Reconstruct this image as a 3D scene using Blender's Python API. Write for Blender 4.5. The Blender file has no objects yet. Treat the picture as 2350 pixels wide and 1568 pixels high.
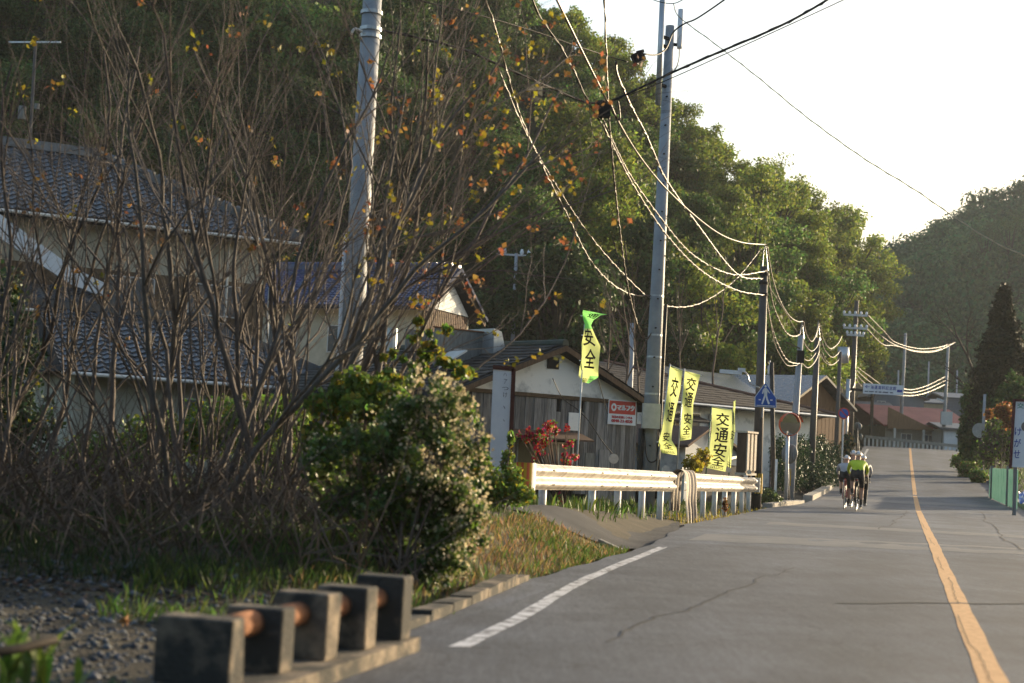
import bpy, math, random
import numpy as np
from mathutils import Vector, Matrix

sc = bpy.context.scene
rng = np.random.default_rng(7)
random.seed(7)

# ------------------------------------------------------------------ camera
F = 3590.0                      # focal length in units of a 2350 px wide frame
ROLL = math.radians(2.9)
CAM_H = 1.1
PITCH = math.atan((1040 - 784) * math.cos(ROLL) / F)
_f = np.array([0, math.cos(PITCH), math.sin(PITCH)])
_r0 = np.array([1.0, 0, 0]); _u0 = np.array([0, -math.sin(PITCH), math.cos(PITCH)])
_r = math.cos(ROLL) * _r0 + math.sin(ROLL) * _u0
_u = math.cos(ROLL) * _u0 - math.sin(ROLL) * _r0
cam_d = bpy.data.cameras.new('camera'); cam = bpy.data.objects.new('camera', cam_d)
sc.collection.objects.link(cam); sc.camera = cam
cam_d.sensor_width = 36; cam_d.lens = F / 2350 * 36; cam_d.clip_end = 3000; cam_d.clip_start = .05
cam.matrix_world = Matrix(((_r[0], _u[0], -_f[0], 0), (_r[1], _u[1], -_f[1], 0), (_r[2], _u[2], -_f[2], CAM_H), (0, 0, 0, 1)))
cam_d.dof.use_dof = True; cam_d.dof.focus_distance = 34; cam_d.dof.aperture_fstop = 2.0

# ------------------------------------------------------------------ world, sun, exposure
SUN_AZ, SUN_EL = math.radians(48), math.radians(10)
wd = bpy.data.worlds.new('World'); sc.world = wd; wd.use_nodes = True
nt = wd.node_tree; bg = nt.nodes['Background']
sky = nt.nodes.new('ShaderNodeTexSky'); sky.sky_type = 'NISHITA'; sky.sun_disc = False
sky.sun_elevation = SUN_EL; sky.sun_rotation = SUN_AZ; sky.air_density = 1.1; sky.dust_density = 3.0; sky.ozone_density = 1.4
nt.links.new(sky.outputs[0], bg.inputs[0]); bg.inputs[1].default_value = 0.15
sun_d = bpy.data.lights.new('sun', 'SUN'); sun_d.energy = 4.5; sun_d.angle = math.radians(0.6); sun_d.color = (1.0, .80, .53)
sun = bpy.data.objects.new('sun', sun_d); sc.collection.objects.link(sun)
_sd = Vector((math.sin(SUN_AZ) * math.cos(SUN_EL), math.cos(SUN_AZ) * math.cos(SUN_EL), math.sin(SUN_EL)))
sun.rotation_euler = (-_sd).to_track_quat('-Z', 'Y').to_euler(); sun.location = _sd * 100
sc.view_settings.view_transform = 'Standard'; sc.view_settings.look = 'None'
sc.view_settings.gamma = 1; sc.view_settings.exposure = 1.12
sc.cycles.max_bounces = 6; sc.cycles.diffuse_bounces = 3; sc.cycles.transparent_max_bounces = 4
sc.cycles.caustics_reflective = False; sc.cycles.caustics_refractive = False
sc.cycles.sample_clamp_indirect = 4.0

# ------------------------------------------------------------------ helpers
C = sc.collection


def W(px, py, D):
    """point seen at (px, py) of the 2350 wide frame, D metres ahead"""
    d = _f + _r * (px - 1175) / F + _u * (784 - py) / F
    t = D / d[1]
    return np.array([d[0] * t, D, CAM_H + d[2] * t])


PROF = [(0, 0), (20, 0), (24, .02), (30, 0), (47, 0), (60, .25), (90, 1.6), (112, 2.85), (118, 3.0), (126, 2.9), (150, 1.0), (200, -.5)]
def zr(y): return np.interp(y, *zip(*PROF))
def road_x(y): return .53 + .2525 * y
def tlat(x, y): return (x - road_x(y)) * .969
def sstep(v): v = np.clip(v, 0, 1); return v * v * (3 - 2 * v)
HB = [(0, -.05), (10.2, -.03), (12.5, .28), (17, .45), (22, .38), (29, .1), (36, 0), (45, 0)]
def gz(x, y):
    t = tlat(np.asarray(x, float), np.asarray(y, float)); y = np.asarray(y, float)
    z = zr(y) - .10
    z = z + (np.interp(y, *zip(*HB)) + .09) * sstep((-3.72 - t) / 1.6) * (y < 60)
    z = z + .25 * sstep((t - 3.7) / 1.5) * sstep((y - 42) / 6)
    # land climbs gently towards the left hill behind the houses
    left = sstep((-4 - t) / 10) * sstep((y - 42) / 25)
    return z + left * 1.8 * (y < 140)
def gnd(px, py):
    d = _f + _r * (px - 1175) / F + _u * (784 - py) / F
    for Y in np.arange(4, 140, .05):
        if CAM_H + d[2] / d[1] * Y <= gz(d[0] / d[1] * Y, Y): break
    return np.array([d[0] / d[1] * Y, Y, float(gz(d[0] / d[1] * Y, Y))])


class MB:
    def __init__(s): s.v = []; s.f = []; s.m = []
    def add(s, verts, faces, m=0):
        b = len(s.v); s.v.extend([tuple(map(float, p)) for p in verts])
        s.f.extend([tuple(b + i for i in f) for f in faces]); s.m.extend([m] * len(faces)); return s
    def box(s, x0, x1, y0, y1, z0, z1, m=0):
        return s.add([(x0, y0, z0), (x1, y0, z0), (x1, y1, z0), (x0, y1, z0), (x0, y0, z1), (x1, y0, z1), (x1, y1, z1), (x0, y1, z1)],
                     [(0, 3, 2, 1), (4, 5, 6, 7), (0, 1, 5, 4), (1, 2, 6, 5), (2, 3, 7, 6), (3, 0, 4, 7)], m)
    def hexa(s, p, m=0):
        return s.add(p, [(0, 3, 2, 1), (4, 5, 6, 7), (0, 1, 5, 4), (1, 2, 6, 5), (2, 3, 7, 6), (3, 0, 4, 7)], m)
    def beam(s, a, b, w, h, up=(0, 0, 1), m=0):
        a, b, up = np.array(a, float), np.array(b, float), np.array(up, float)
        d = (b - a) / np.linalg.norm(b - a); sd = np.cross(d, up); sd /= np.linalg.norm(sd); up = np.cross(sd, d)
        p = []
        for q in (a, b): p += [q - sd * w / 2 - up * h / 2, q + sd * w / 2 - up * h / 2, q + sd * w / 2 + up * h / 2, q - sd * w / 2 + up * h / 2]
        return s.add(p, [(3, 2, 1, 0), (4, 5, 6, 7), (0, 1, 5, 4), (1, 2, 6, 5), (2, 3, 7, 6), (3, 0, 4, 7)], m)
    def tube(s, path, rad, n=6, cap=True, m=0):
        P = [np.array(p, float) for p in path]; k = len(P)
        R = [rad] * k if np.isscalar(rad) else list(rad)
        vs = []; prev = None
        for i in range(k):
            d = P[min(i + 1, k - 1)] - P[max(i - 1, 0)]; L = np.linalg.norm(d); d = d / L if L > 1e-9 else np.array([0, 0, 1.])
            if prev is None:
                a = np.array([1., 0, 0]) if abs(d[0]) < .8 else np.array([0, 1., 0])
            else: a = prev
            a = a - d * a.dot(d); a /= np.linalg.norm(a); prev = a; b = np.cross(d, a)
            for j in range(n):
                t = 2 * math.pi * j / n; vs.append(P[i] + R[i] * (a * math.cos(t) + b * math.sin(t)))
        fs = [(i * n + j, i * n + (j + 1) % n, (i + 1) * n + (j + 1) % n, (i + 1) * n + j) for i in range(k - 1) for j in range(n)]
        if cap: fs += [tuple(range(n - 1, -1, -1)), tuple((k - 1) * n + j for j in range(n))]
        return s.add(vs, fs, m)
    def prism(s, poly, d, m=0):
        """poly: 3d outline, extruded by vector d"""
        n = len(poly); P = [np.array(p, float) for p in poly]; d = np.array(d, float)
        return s.add(P + [p + d for p in P], [tuple(range(n)), tuple(range(2 * n - 1, n - 1, -1))] + [(i, i + n, (i + 1) % n + n, (i + 1) % n) for i in range(n)], m)
    def grid(s, fn, nu, nv, m=0, mf=None):
        vs = [fn(i / nu, j / nv) for j in range(nv + 1) for i in range(nu + 1)]; b = len(s.f)
        s.add(vs, [(j * (nu + 1) + i, j * (nu + 1) + i + 1, (j + 1) * (nu + 1) + i + 1, (j + 1) * (nu + 1) + i) for j in range(nv) for i in range(nu)], m)
        if mf: 
            for q, (j, i) in enumerate((j, i) for j in range(nv) for i in range(nu)): s.m[b + q] = mf(i, j)
        return s
    def disc(s, c, nrm, r, th, n=20, m=0):
        c, nrm = np.array(c, float), np.array(nrm, float); nrm /= np.linalg.norm(nrm)
        return s.tube([c, c + nrm * th], r, n, True, m)


ORG = {}
def link(o, parent):
    C.objects.link(o)
    if parent is not None: o.parent = parent
    return o
def tag(o, label=None, cat=None, group=None, kind=None):
    if label: o['label'] = label
    if cat: o['category'] = cat
    if group: o['group'] = group
    if kind: o['kind'] = kind
    return o
def obj(name, mb, mats, parent=None, smooth=False, local=False):
    """links one mesh; world coordinates unless local"""
    if not isinstance(mats, (list, tuple)): mats = [mats]
    o0 = ORG.get(parent.name, np.zeros(3)) if parent is not None and not local else np.zeros(3)
    me = bpy.data.meshes.new(name)
    me.from_pydata([tuple(np.array(p) - o0) for p in mb.v] if o0.any() else mb.v, [], mb.f)
    for mt in mats: me.materials.append(mt)
    if len(mats) > 1: me.polygons.foreach_set('material_index', mb.m)
    if smooth: me.polygons.foreach_set('use_smooth', [True] * len(mb.f))
    me.update()
    o = bpy.data.objects.new(name, me); link(o, parent)
    ORG[o.name] = o0 if parent is not None else np.zeros(3)
    return o
def fast_mesh(name, verts, faces, mats):
    """verts Nx3, faces MxK arrays"""
    verts = np.asarray(verts, np.float32); faces = np.asarray(faces, np.int32); k = faces.shape[1]
    me = bpy.data.meshes.new(name)
    me.vertices.add(len(verts)); me.vertices.foreach_set('co', verts.ravel())
    me.loops.add(faces.size); me.loops.foreach_set('vertex_index', faces.ravel())
    me.polygons.add(len(faces)); me.polygons.foreach_set('loop_start', np.arange(0, faces.size, k, dtype=np.int32))
    try: me.polygons.foreach_set('loop_total', np.full(len(faces), k, np.int32))
    except Exception: pass
    for m in (mats if isinstance(mats, (list, tuple)) else [mats]): me.materials.append(m)
    me.update(calc_edges=True); me.validate()
    return me
def fobj(name, verts, faces, mats, parent=None):
    o0 = ORG.get(parent.name, np.zeros(3)) if parent is not None else np.zeros(3)
    o = bpy.data.objects.new(name, fast_mesh(name, np.asarray(verts) - o0, faces, mats)); link(o, parent); ORG[o.name] = o0
    return o
def thing(name, label, cat, loc=(0, 0, 0), rotz=0, group=None):
    o = bpy.data.objects.new(name, None); C.objects.link(o); o.empty_display_size = .3
    o.location = tuple(map(float, loc)); o.rotation_euler = (0, 0, rotz); ORG[o.name] = np.array(loc, float)
    return tag(o, label, cat, group)
def smooth_path(pts, n=8):
    P = [np.array(p, float) for p in pts]; P = [2 * P[0] - P[1]] + P + [2 * P[-1] - P[-2]]; out = []
    for i in range(1, len(P) - 2):
        for k in range(n):
            t = k / n; a, b, c, d = P[i - 1:i + 3]
            out.append(.5 * (2 * b + (c - a) * t + (2 * a - 5 * b + 4 * c - d) * t * t + (3 * b - a - 3 * c + d) * t ** 3))
    return out + [P[-2]]


# ------------------------------------------------------------------ materials
MATS = {}
def mat(name, col, rough=.75, var=.2, scale=4, col2=None, bump=0, bscale=None, spec=.3, island=0, metal=0, transl=0, objrand=0, detail=6, stretch=None, thr=None):
    m = bpy.data.materials.new(name); m.use_nodes = True; N = m.node_tree.nodes; L = m.node_tree.links
    b = N['Principled BSDF']; b.inputs['Roughness'].default_value = rough; b.inputs['Specular IOR Level'].default_value = spec; b.inputs['Metallic'].default_value = metal
    tc = N.new('ShaderNodeTexCoord'); vec = tc.outputs['Object']
    if stretch:
        mp = N.new('ShaderNodeMapping'); mp.inputs['Scale'].default_value = stretch; L.new(vec, mp.inputs[0]); vec = mp.outputs[0]
    nz = N.new('ShaderNodeTexNoise'); nz.inputs['Scale'].default_value = scale; nz.inputs['Detail'].default_value = detail; nz.inputs['Roughness'].default_value = .62; L.new(vec, nz.inputs['Vector'])
    rp = N.new('ShaderNodeValToRGB'); L.new(nz.outputs['Fac'], rp.inputs[0])
    lo, hi = thr or (.3, .7); rp.color_ramp.elements[0].position = lo; rp.color_ramp.elements[1].position = hi
    c = np.array(col); c2 = np.array(col2) if col2 is not None else np.clip(c * (1 + var), 0, 1); c1 = c if col2 is not None else c * (1 - var)
    rp.color_ramp.elements[0].color = (*c1, 1); rp.color_ramp.elements[1].color = (*c2, 1); out = rp.outputs[0]
    if island or objrand:
        hs = N.new('ShaderNodeHueSaturation'); L.new(out, hs.inputs['Color'])
        src = []
        if island: g = N.new('ShaderNodeNewGeometry'); src.append((g.outputs['Random Per Island'], island))
        if objrand: oi = N.new('ShaderNodeObjectInfo'); src.append((oi.outputs['Random'], objrand))
        val = None
        for o_, a in src:
            mr = N.new('ShaderNodeMapRange'); mr.inputs['To Min'].default_value = 1 - a; mr.inputs['To Max'].default_value = 1 + a; L.new(o_, mr.inputs[0])
            if val is None: val = mr.outputs[0]
            else:
                mm = N.new('ShaderNodeMath'); mm.operation = 'MULTIPLY'; L.new(val, mm.inputs[0]); L.new(mr.outputs[0], mm.inputs[1]); val = mm.outputs[0]
        L.new(val, hs.inputs['Value'])
        mr = N.new('ShaderNodeMapRange'); a = min(.05, .08 * max(island, objrand)); mr.inputs['To Min'].default_value = .5 - a; mr.inputs['To Max'].default_value = .5 + a
        wn = N.new('ShaderNodeMath'); wn.operation = 'FRACT'; ml = N.new('ShaderNodeMath'); ml.operation = 'MULTIPLY'; ml.inputs[1].default_value = 7.31
        L.new(src[0][0], ml.inputs[0]); L.new(ml.outputs[0], wn.inputs[0]); L.new(wn.outputs[0], mr.inputs[0]); L.new(mr.outputs[0], hs.inputs['Hue'])
        out = hs.outputs[0]
    L.new(out, b.inputs['Base Color'])
    if bump:
        n2 = N.new('ShaderNodeTexNoise'); n2.inputs['Scale'].default_value = bscale or scale * 6; n2.inputs['Detail'].default_value = 5; L.new(vec, n2.inputs['Vector'])
        bp = N.new('ShaderNodeBump'); bp.inputs['Strength'].default_value = bump; bp.inputs['Distance'].default_value = .03; L.new(n2.outputs['Fac'], bp.inputs['Height']); L.new(bp.outputs[0], b.inputs['Normal'])
    if transl:
        tb = N.new('ShaderNodeBsdfTranslucent'); mx = N.new('ShaderNodeMixShader'); mx.inputs[0].default_value = transl
        L.new(out, tb.inputs[0]); L.new(b.outputs[0], mx.inputs[1]); L.new(tb.outputs[0], mx.inputs[2]); L.new(mx.outputs[0], N['Material Output'].inputs[0])
    MATS[name] = m
    return m


def asphalt_mat(nm='asphalt', c1=(.068, .077, .096), c2=(.116, .128, .150)):
    m = mat(nm, c1, rough=.75, scale=.35, col2=c2, bump=.25, bscale=120, spec=.4, thr=(.35, .65), stretch=(1, .35, 1))
    N = m.node_tree.nodes; L = m.node_tree.links; b = N['Principled BSDF']; src = b.inputs['Base Color'].links[0].from_socket
    tc = N.new('ShaderNodeTexCoord')
    nz = N.new('ShaderNodeTexNoise'); nz.inputs['Scale'].default_value = 34; nz.inputs['Detail'].default_value = 5; nz.inputs['Roughness'].default_value = .75; L.new(tc.outputs['Object'], nz.inputs[0])
    mr = N.new('ShaderNodeMapRange'); mr.inputs[1].default_value = .35; mr.inputs[2].default_value = .65; mr.inputs[3].default_value = .55; mr.inputs[4].default_value = 1.42; L.new(nz.outputs[0], mr.inputs[0])
    hs = N.new('ShaderNodeHueSaturation'); L.new(src, hs.inputs['Color']); L.new(mr.outputs[0], hs.inputs['Value'])
    # thin cracks
    vo = N.new('ShaderNodeTexVoronoi'); vo.feature = 'DISTANCE_TO_EDGE'; vo.inputs['Scale'].default_value = .33
    n3 = N.new('ShaderNodeTexNoise'); n3.inputs['Scale'].default_value = 1.7; n3.inputs['Detail'].default_value = 6; L.new(tc.outputs['Object'], n3.inputs[0])
    ad = N.new('ShaderNodeMixRGB'); ad.blend_type = 'ADD'; ad.inputs[0].default_value = .9; L.new(tc.outputs['Object'], ad.inputs[1]); L.new(n3.outputs[1], ad.inputs[2]); L.new(ad.outputs[0], vo.inputs['Vector'])
    cr = N.new('ShaderNodeMapRange'); cr.inputs[1].default_value = .0; cr.inputs[2].default_value = .006; cr.inputs[3].default_value = .6; cr.inputs[4].default_value = 1; L.new(vo.outputs[0], cr.inputs[0])
    h2 = N.new('ShaderNodeHueSaturation'); L.new(hs.outputs[0], h2.inputs['Color']); L.new(cr.outputs[0], h2.inputs['Value']); # wheel tracks along the road and blotchy stains
    sp = N.new('ShaderNodeSeparateXYZ'); L.new(tc.outputs['Object'], sp.inputs[0])
    def mth(op, a, b_=None):
        q = N.new('ShaderNodeMath'); q.operation = op
        for i, w in enumerate((a, b_)):
            if w is None: continue
            if isinstance(w, (int, float)): q.inputs[i].default_value = w
            else: L.new(w, q.inputs[i])
        return q.outputs[0]
    lat = mth('SUBTRACT', sp.outputs[0], mth('MULTIPLY', sp.outputs[1], .2525))
    cs = mth('COSINE', mth('MULTIPLY', mth('ADD', lat, -.53), 2 * math.pi / 1.62))
    n4 = N.new('ShaderNodeTexNoise'); n4.inputs['Scale'].default_value = .8; n4.inputs['Detail'].default_value = 7; n4.inputs['Roughness'].default_value = .7; L.new(tc.outputs['Object'], n4.inputs[0])
    st = N.new('ShaderNodeMapRange'); st.inputs[1].default_value = .38; st.inputs[2].default_value = .62; st.inputs[3].default_value = .72; st.inputs[4].default_value = 1.18; L.new(n4.outputs[0], st.inputs[0])
    mp5 = N.new('ShaderNodeMapping'); mp5.inputs['Rotation'].default_value = (0, 0, .247); mp5.inputs['Scale'].default_value = (1, .10, 1); L.new(tc.outputs['Object'], mp5.inputs[0])
    n5 = N.new('ShaderNodeTexNoise'); n5.inputs['Scale'].default_value = 16; n5.inputs['Detail'].default_value = 6; n5.inputs['Roughness'].default_value = .8; L.new(mp5.outputs[0], n5.inputs[0])
    g5 = N.new('ShaderNodeMapRange'); g5.inputs[1].default_value = .3; g5.inputs[2].default_value = .7; g5.inputs[3].default_value = .70; g5.inputs[4].default_value = 1.30; L.new(n5.outputs[0], g5.inputs[0])
    fac = mth('MULTIPLY', mth('MULTIPLY', mth('ADD', mth('MULTIPLY', cs, .09), 1.0), st.outputs[0]), g5.outputs[0])
    h3 = N.new('ShaderNodeHueSaturation'); L.new(h2.outputs[0], h3.inputs['Color']); L.new(fac, h3.inputs['Value']); L.new(h3.outputs[0], b.inputs['Base Color'])
    return m


M_asph = asphalt_mat()
M_asph2 = mat('old_asphalt', (.028, .030, .035), rough=.9, scale=1.2, col2=(.07, .07, .075), bump=.5, bscale=90, detail=10)
M_soil = mat('soil', (.035, .03, .022), rough=.95, scale=2, col2=(.09, .075, .05), bump=.6, bscale=25)
M_far = mat('hill_ground', (.012, .016, .008), rough=1, scale=.2, col2=(.035, .04, .02))
M_conc = mat('concrete', (.30, .28, .25), rough=.9, scale=5, col2=(.46, .42, .36), bump=.4, bscale=60, detail=10)
M_concd = mat('weathered_concrete', (.055, .054, .05), rough=.95, scale=4, col2=(.34, .275, .205), thr=(.47, .72), bump=.5, bscale=50, detail=10)
M_pole = mat('pole_concrete', (.25, .275, .31), rough=.6, scale=3, col2=(.37, .39, .42), bump=.15, bscale=50, spec=.45)
M_poled = mat('pole_brown', (.055, .045, .04), rough=.5, scale=4, col2=(.095, .08, .07), spec=.45)
M_wood = mat('pole_wood', (.03, .026, .024), rough=.7, scale=4, col2=(.07, .06, .055), stretch=(6, 6, .6), bump=.4)
M_steel = mat('galvanised', (.42, .45, .48), rough=.42, scale=8, col2=(.55, .57, .6), metal=.6)
M_white = mat('white_paint', (.62, .60, .56), rough=.45, scale=6, col2=(.80, .78, .74), spec=.5)
M_rail = mat('rail_paint', (.20, .14, .09), rough=.5, scale=7, col2=(.56, .52, .46), spec=.4, thr=(.28, .56), stretch=(1, 1, .4), detail=9)
M_rust = mat('rust', (.13, .05, .024), rough=.9, scale=9, col2=(.30, .14, .07), bump=.4)
M_orange_line = mat('orange_line', (.46, .25, .10), rough=.8, scale=14, col2=(.68, .40, .19), detail=8, thr=(.3, .6))
M_white_line = mat('white_line', (.17, .17, .175), rough=.85, scale=7, col2=(.60, .60, .62), detail=14, thr=(.40, .53))
M_tar = mat('tar_crack', (.04, .042, .047), rough=.8)
M_black = mat('black_cable', (.018, .017, .016), rough=.5, spec=.3)
M_cable = mat('cable', (.085, .062, .038), rough=.45, spec=.45)
M_dark = mat('dark_interior', (.012, .012, .014), rough=.8)
M_glass = mat('window_glass', (.10, .115, .135), rough=.12, spec=.7, scale=.6, var=.4)
M_tile_black = mat('black_tile', (.085, .09, .105), rough=.25, scale=3, var=.4, spec=.7, island=.35, objrand=.35)
M_tile_blue = mat('blue_tile', (.05, .066, .165), rough=.3, scale=2, var=.3, spec=.5, island=.3, objrand=.3)
M_verge = mat('matt_blue_tile', (.04, .05, .09), rough=.85, spec=.1)
M_slate = mat('slate', (.045, .04, .036), rough=.85, scale=3, col2=(.085, .08, .07), island=.45, objrand=.45)
M_roofd = mat('roof_deck', (.03, .03, .034), rough=.8)
M_brownroof = mat('brown_roof', (.055, .047, .044), rough=.75, scale=2.5, col2=(.10, .088, .082), stretch=(1, 1, 1), detail=9, bump=.4, bscale=14)
M_cream = mat('cream_plaster', (.36, .34, .27), rough=.9, scale=2, col2=(.52, .49, .40), detail=8)
M_plaster = mat('white_plaster', (.38, .40, .41), rough=.9, scale=1.8, col2=(.78, .79, .78), detail=10, thr=(.34, .48))
M_plank = mat('weathered_plank', (.075, .076, .08), rough=.9, scale=3, col2=(.27, .265, .262), stretch=(9, 9, .7), detail=9, island=.3, objrand=.45, bump=.4)
M_brownwood = mat('brown_wood', (.07, .045, .03), rough=.85, scale=3, col2=(.14, .09, .06), stretch=(6, 6, 1), objrand=.2)
M_tan = mat('tan_board', (.16, .088, .045), rough=.85, scale=2, col2=(.24, .14, .075), stretch=(5, 5, .8))
M_signwhite = mat('sign_white', (.62, .66, .72), rough=.5, scale=3, col2=(.76, .79, .83), detail=8)
M_red = mat('sign_red', (.50, .05, .035), rough=.5, var=.15, scale=8)
M_blue = mat('sign_blue', (.012, .09, .42), rough=.35, var=.1, spec=.5)
M_ink = mat('ink', (.012, .012, .012), rough=.8)
M_inkred = mat('ink_red', (.45, .06, .08), rough=.7)
M_inkblue = mat('ink_blue', (.03, .06, .32), rough=.7)
M_inkgrey = mat('ink_faded', (.10, .11, .16), rough=.8)
M_inkgreen = mat('ink_green', (.02, .22, .16), rough=.7)
M_signfg = mat('sign_reflective_white', (.72, .75, .78), rough=.5)
M_flag = mat('flag_cloth', (.74, .82, .32), rough=.85, var=.08, scale=6, transl=.45)
M_flaggreen = mat('flag_cloth_green', (.30, .78, .22), rough=.85, var=.1, scale=6, transl=.45)
M_bark = mat('bark', (.068, .058, .051), rough=.85, scale=12, col2=(.18, .155, .138), stretch=(3, 3, .5), bump=.4, spec=.35, objrand=.2)
M_trunk = mat('trunk', (.03, .024, .018), rough=.9, scale=5, col2=(.075, .06, .045))
M_brush = mat('dry_twig', (.07, .05, .04), rough=.9, scale=8, col2=(.17, .13, .10))
M_leafO = mat('leaf_orange', (.25, .12, .042), rough=.55, island=.45, transl=.5, scale=20)
M_leafY = mat('leaf_yellow', (.27, .23, .025), rough=.55, island=.4, transl=.5, scale=20)
M_leafG = mat('leaf_green', (.135, .215, .034), rough=.5, island=.5, transl=.5, spec=.5, scale=8)
M_leafD = mat('leaf_dark', (.035, .07, .024), rough=.5, island=.5, transl=.2, spec=.35, scale=8)
M_leafB = mat('leaf_bluegreen', (.10, .15, .045), rough=.45, island=.5, transl=.3, spec=.4, scale=8)
M_fleck = mat('blossom', (.58, .50, .32), rough=.6, island=.25, transl=.35)
M_redleaf = mat('red_blossom', (.48, .025, .045), rough=.6, island=.35, transl=.3)
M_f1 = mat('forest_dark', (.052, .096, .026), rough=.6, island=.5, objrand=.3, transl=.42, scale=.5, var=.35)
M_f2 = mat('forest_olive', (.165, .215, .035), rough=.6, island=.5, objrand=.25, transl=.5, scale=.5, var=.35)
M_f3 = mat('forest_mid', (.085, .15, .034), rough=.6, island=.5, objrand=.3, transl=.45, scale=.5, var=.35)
M_f4 = mat('forest_far', (.055, .115, .036), rough=.7, island=.5, transl=.25, scale=.05, var=.5)
M_cyp = mat('cypress', (.022, .026, .010), rough=.7, island=.5, transl=.15, scale=1, var=.4)
M_grassg = mat('grass_green', (.085, .14, .026), rough=.6, island=.5, transl=.4)
M_grassshade = mat('grass_shaded', (.035, .062, .016), rough=.6, island=.5, transl=.3)  # grass colour darkened to put in the deep shade under the shrubs
M_grassd = mat('grass_dry', (.30, .20, .085), rough=.7, island=.5, transl=.4)
M_stone = mat('stone', (.09, .097, .108), rough=.85, island=.6, scale=20, var=.3)
M_litter = mat('leaf_litter', (.10, .062, .035), rough=.9, island=.6)
M_net = mat('green_sheet', (.05, .19, .155), rough=.6, island=.1, scale=3, transl=.35, col2=(.20, .36, .31), stretch=(8, 8, .6))
M_redroof = mat('red_roof', (.20, .035, .03), rough=.6, scale=1, col2=(.30, .07, .06))
M_greywall = mat('grey_wall', (.20, .22, .25), rough=.85, scale=1, var=.12)
M_skin = mat('skin', (.42, .24, .17), rough=.6)
M_lycra = mat('black_lycra', (.014, .014, .017), rough=.6)
M_jy = mat('jersey_yellow', (.46, .58, .02), rough=.6, var=.1)
M_jg = mat('jersey_grey', (.30, .32, .36), rough=.6)
M_jn = mat('jersey_navy', (.03, .04, .075), rough=.6)
M_jw = mat('jersey_white', (.55, .56, .58), rough=.6)
M_helm = mat('helmet_white', (.68, .68, .70), rough=.35, spec=.6)
M_tyre = mat('tyre', (.016, .016, .016), rough=.45, spec=.6)
M_bikeframe = mat('bike_frame', (.35, .03, .02), rough=.3, spec=.6)
M_mirror = mat('mirror', (.55, .58, .58), rough=.06, metal=1, var=.02)
M_orange = mat('orange_paint', (.62, .10, .03), rough=.45, spec=.5, var=.1)
M_yellowtape = mat('yellow_tape', (.60, .38, .03), rough=.6)
M_navycloth = mat('cloth_navy', (.025, .025, .04), rough=.9)
M_creamcloth = mat('cloth_cream', (.58, .52, .44), rough=.95, scale=20, var=.2)
M_greycloth = mat('cloth_brown_grey', (.19, .165, .15), rough=.95, scale=20)
M_pink = mat('mauve_wall', (.25, .19, .20), rough=.85)
M_oldmetal = mat('old_sheet_metal', (.10, .11, .11), rough=.6, scale=3, col2=(.24, .25, .25), stretch=(6, 6, 1), detail=8)


# ------------------------------------------------------------------ text
_txt = {}
def glyphs(body, bold=.0):
    """flat mesh of a line of text, scaled into the unit box"""
    key = (body, bold)
    if key in _txt: return _txt[key]
    cu = bpy.data.curves.new('t', 'FONT'); cu.body = body; cu.resolution_u = 3; cu.offset = bold
    o = bpy.data.objects.new('t', cu); C.objects.link(o)
    dg = bpy.context.evaluated_depsgraph_get(); me = bpy.data.meshes.new_from_object(o.evaluated_get(dg))
    v = np.array([q.co[:2] for q in me.vertices]) if len(me.vertices) else np.zeros((1, 2)); f = [tuple(p.vertices) for p in me.polygons]
    bpy.data.objects.remove(o); bpy.data.curves.remove(cu); bpy.data.meshes.remove(me)
    lo, hi = v.min(0), v.max(0); asp = (hi[0] - lo[0]) / max(hi[1] - lo[1], 1e-6); v = (v - lo) / np.maximum(hi - lo, 1e-6)
    _txt[key] = (v, f, asp); return _txt[key]
def put_text(mb, fn, body, u0, v0, u1, v1, bold=.0, m=0):
    """fn(u,v)->3d point; glyph box u0..u1, v0 (bottom)..v1 (top)"""
    v, f, _ = glyphs(body, 0.0); e = bold * 1.2
    for i, (du, dv) in enumerate(((0, 0), (e, e * .4), (-e, -e * .4), (e * .4, -e)) if bold > 0 else ((0, 0),)):
        mb.add([np.asarray(fn(u0 + (u1 - u0) * (a + du), v0 + (v1 - v0) * (b + dv))) - np.array((0, .0004 * i, 0)) for a, b in v], f, m)


# ------------------------------------------------------------------ leaves and branches
def leaf_cards(P, size, aspect=.55, nrm=None, nb=.5, r=rng):
    """diamond leaves at points P; returns verts, quads"""
    n = len(P); size = np.broadcast_to(size, (n,)) * r.uniform(.7, 1.3, n)
    d = r.normal(size=(n, 3)); d /= np.linalg.norm(d, axis=1, keepdims=True)
    nn = r.normal(size=(n, 3)); nn /= np.linalg.norm(nn, axis=1, keepdims=True)
    if nrm is not None: nn = nn * (1 - nb) + nrm * nb
    d -= nn * (d * nn).sum(1, keepdims=True) / (nn * nn).sum(1, keepdims=True); d /= np.linalg.norm(d, axis=1, keepdims=True) + 1e-9
    s = np.cross(nn, d); s /= np.linalg.norm(s, axis=1, keepdims=True) + 1e-9; up = np.cross(d, s)
    a = size[:, None]
    V = np.stack([P - d * a * .5, P + s * a * aspect * .5 + up * a * .08, P + d * a * .5, P - s * a * aspect * .5 + up * a * .08], 1).reshape(-1, 3)
    return V, np.arange(4 * n).reshape(n, 4)
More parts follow.
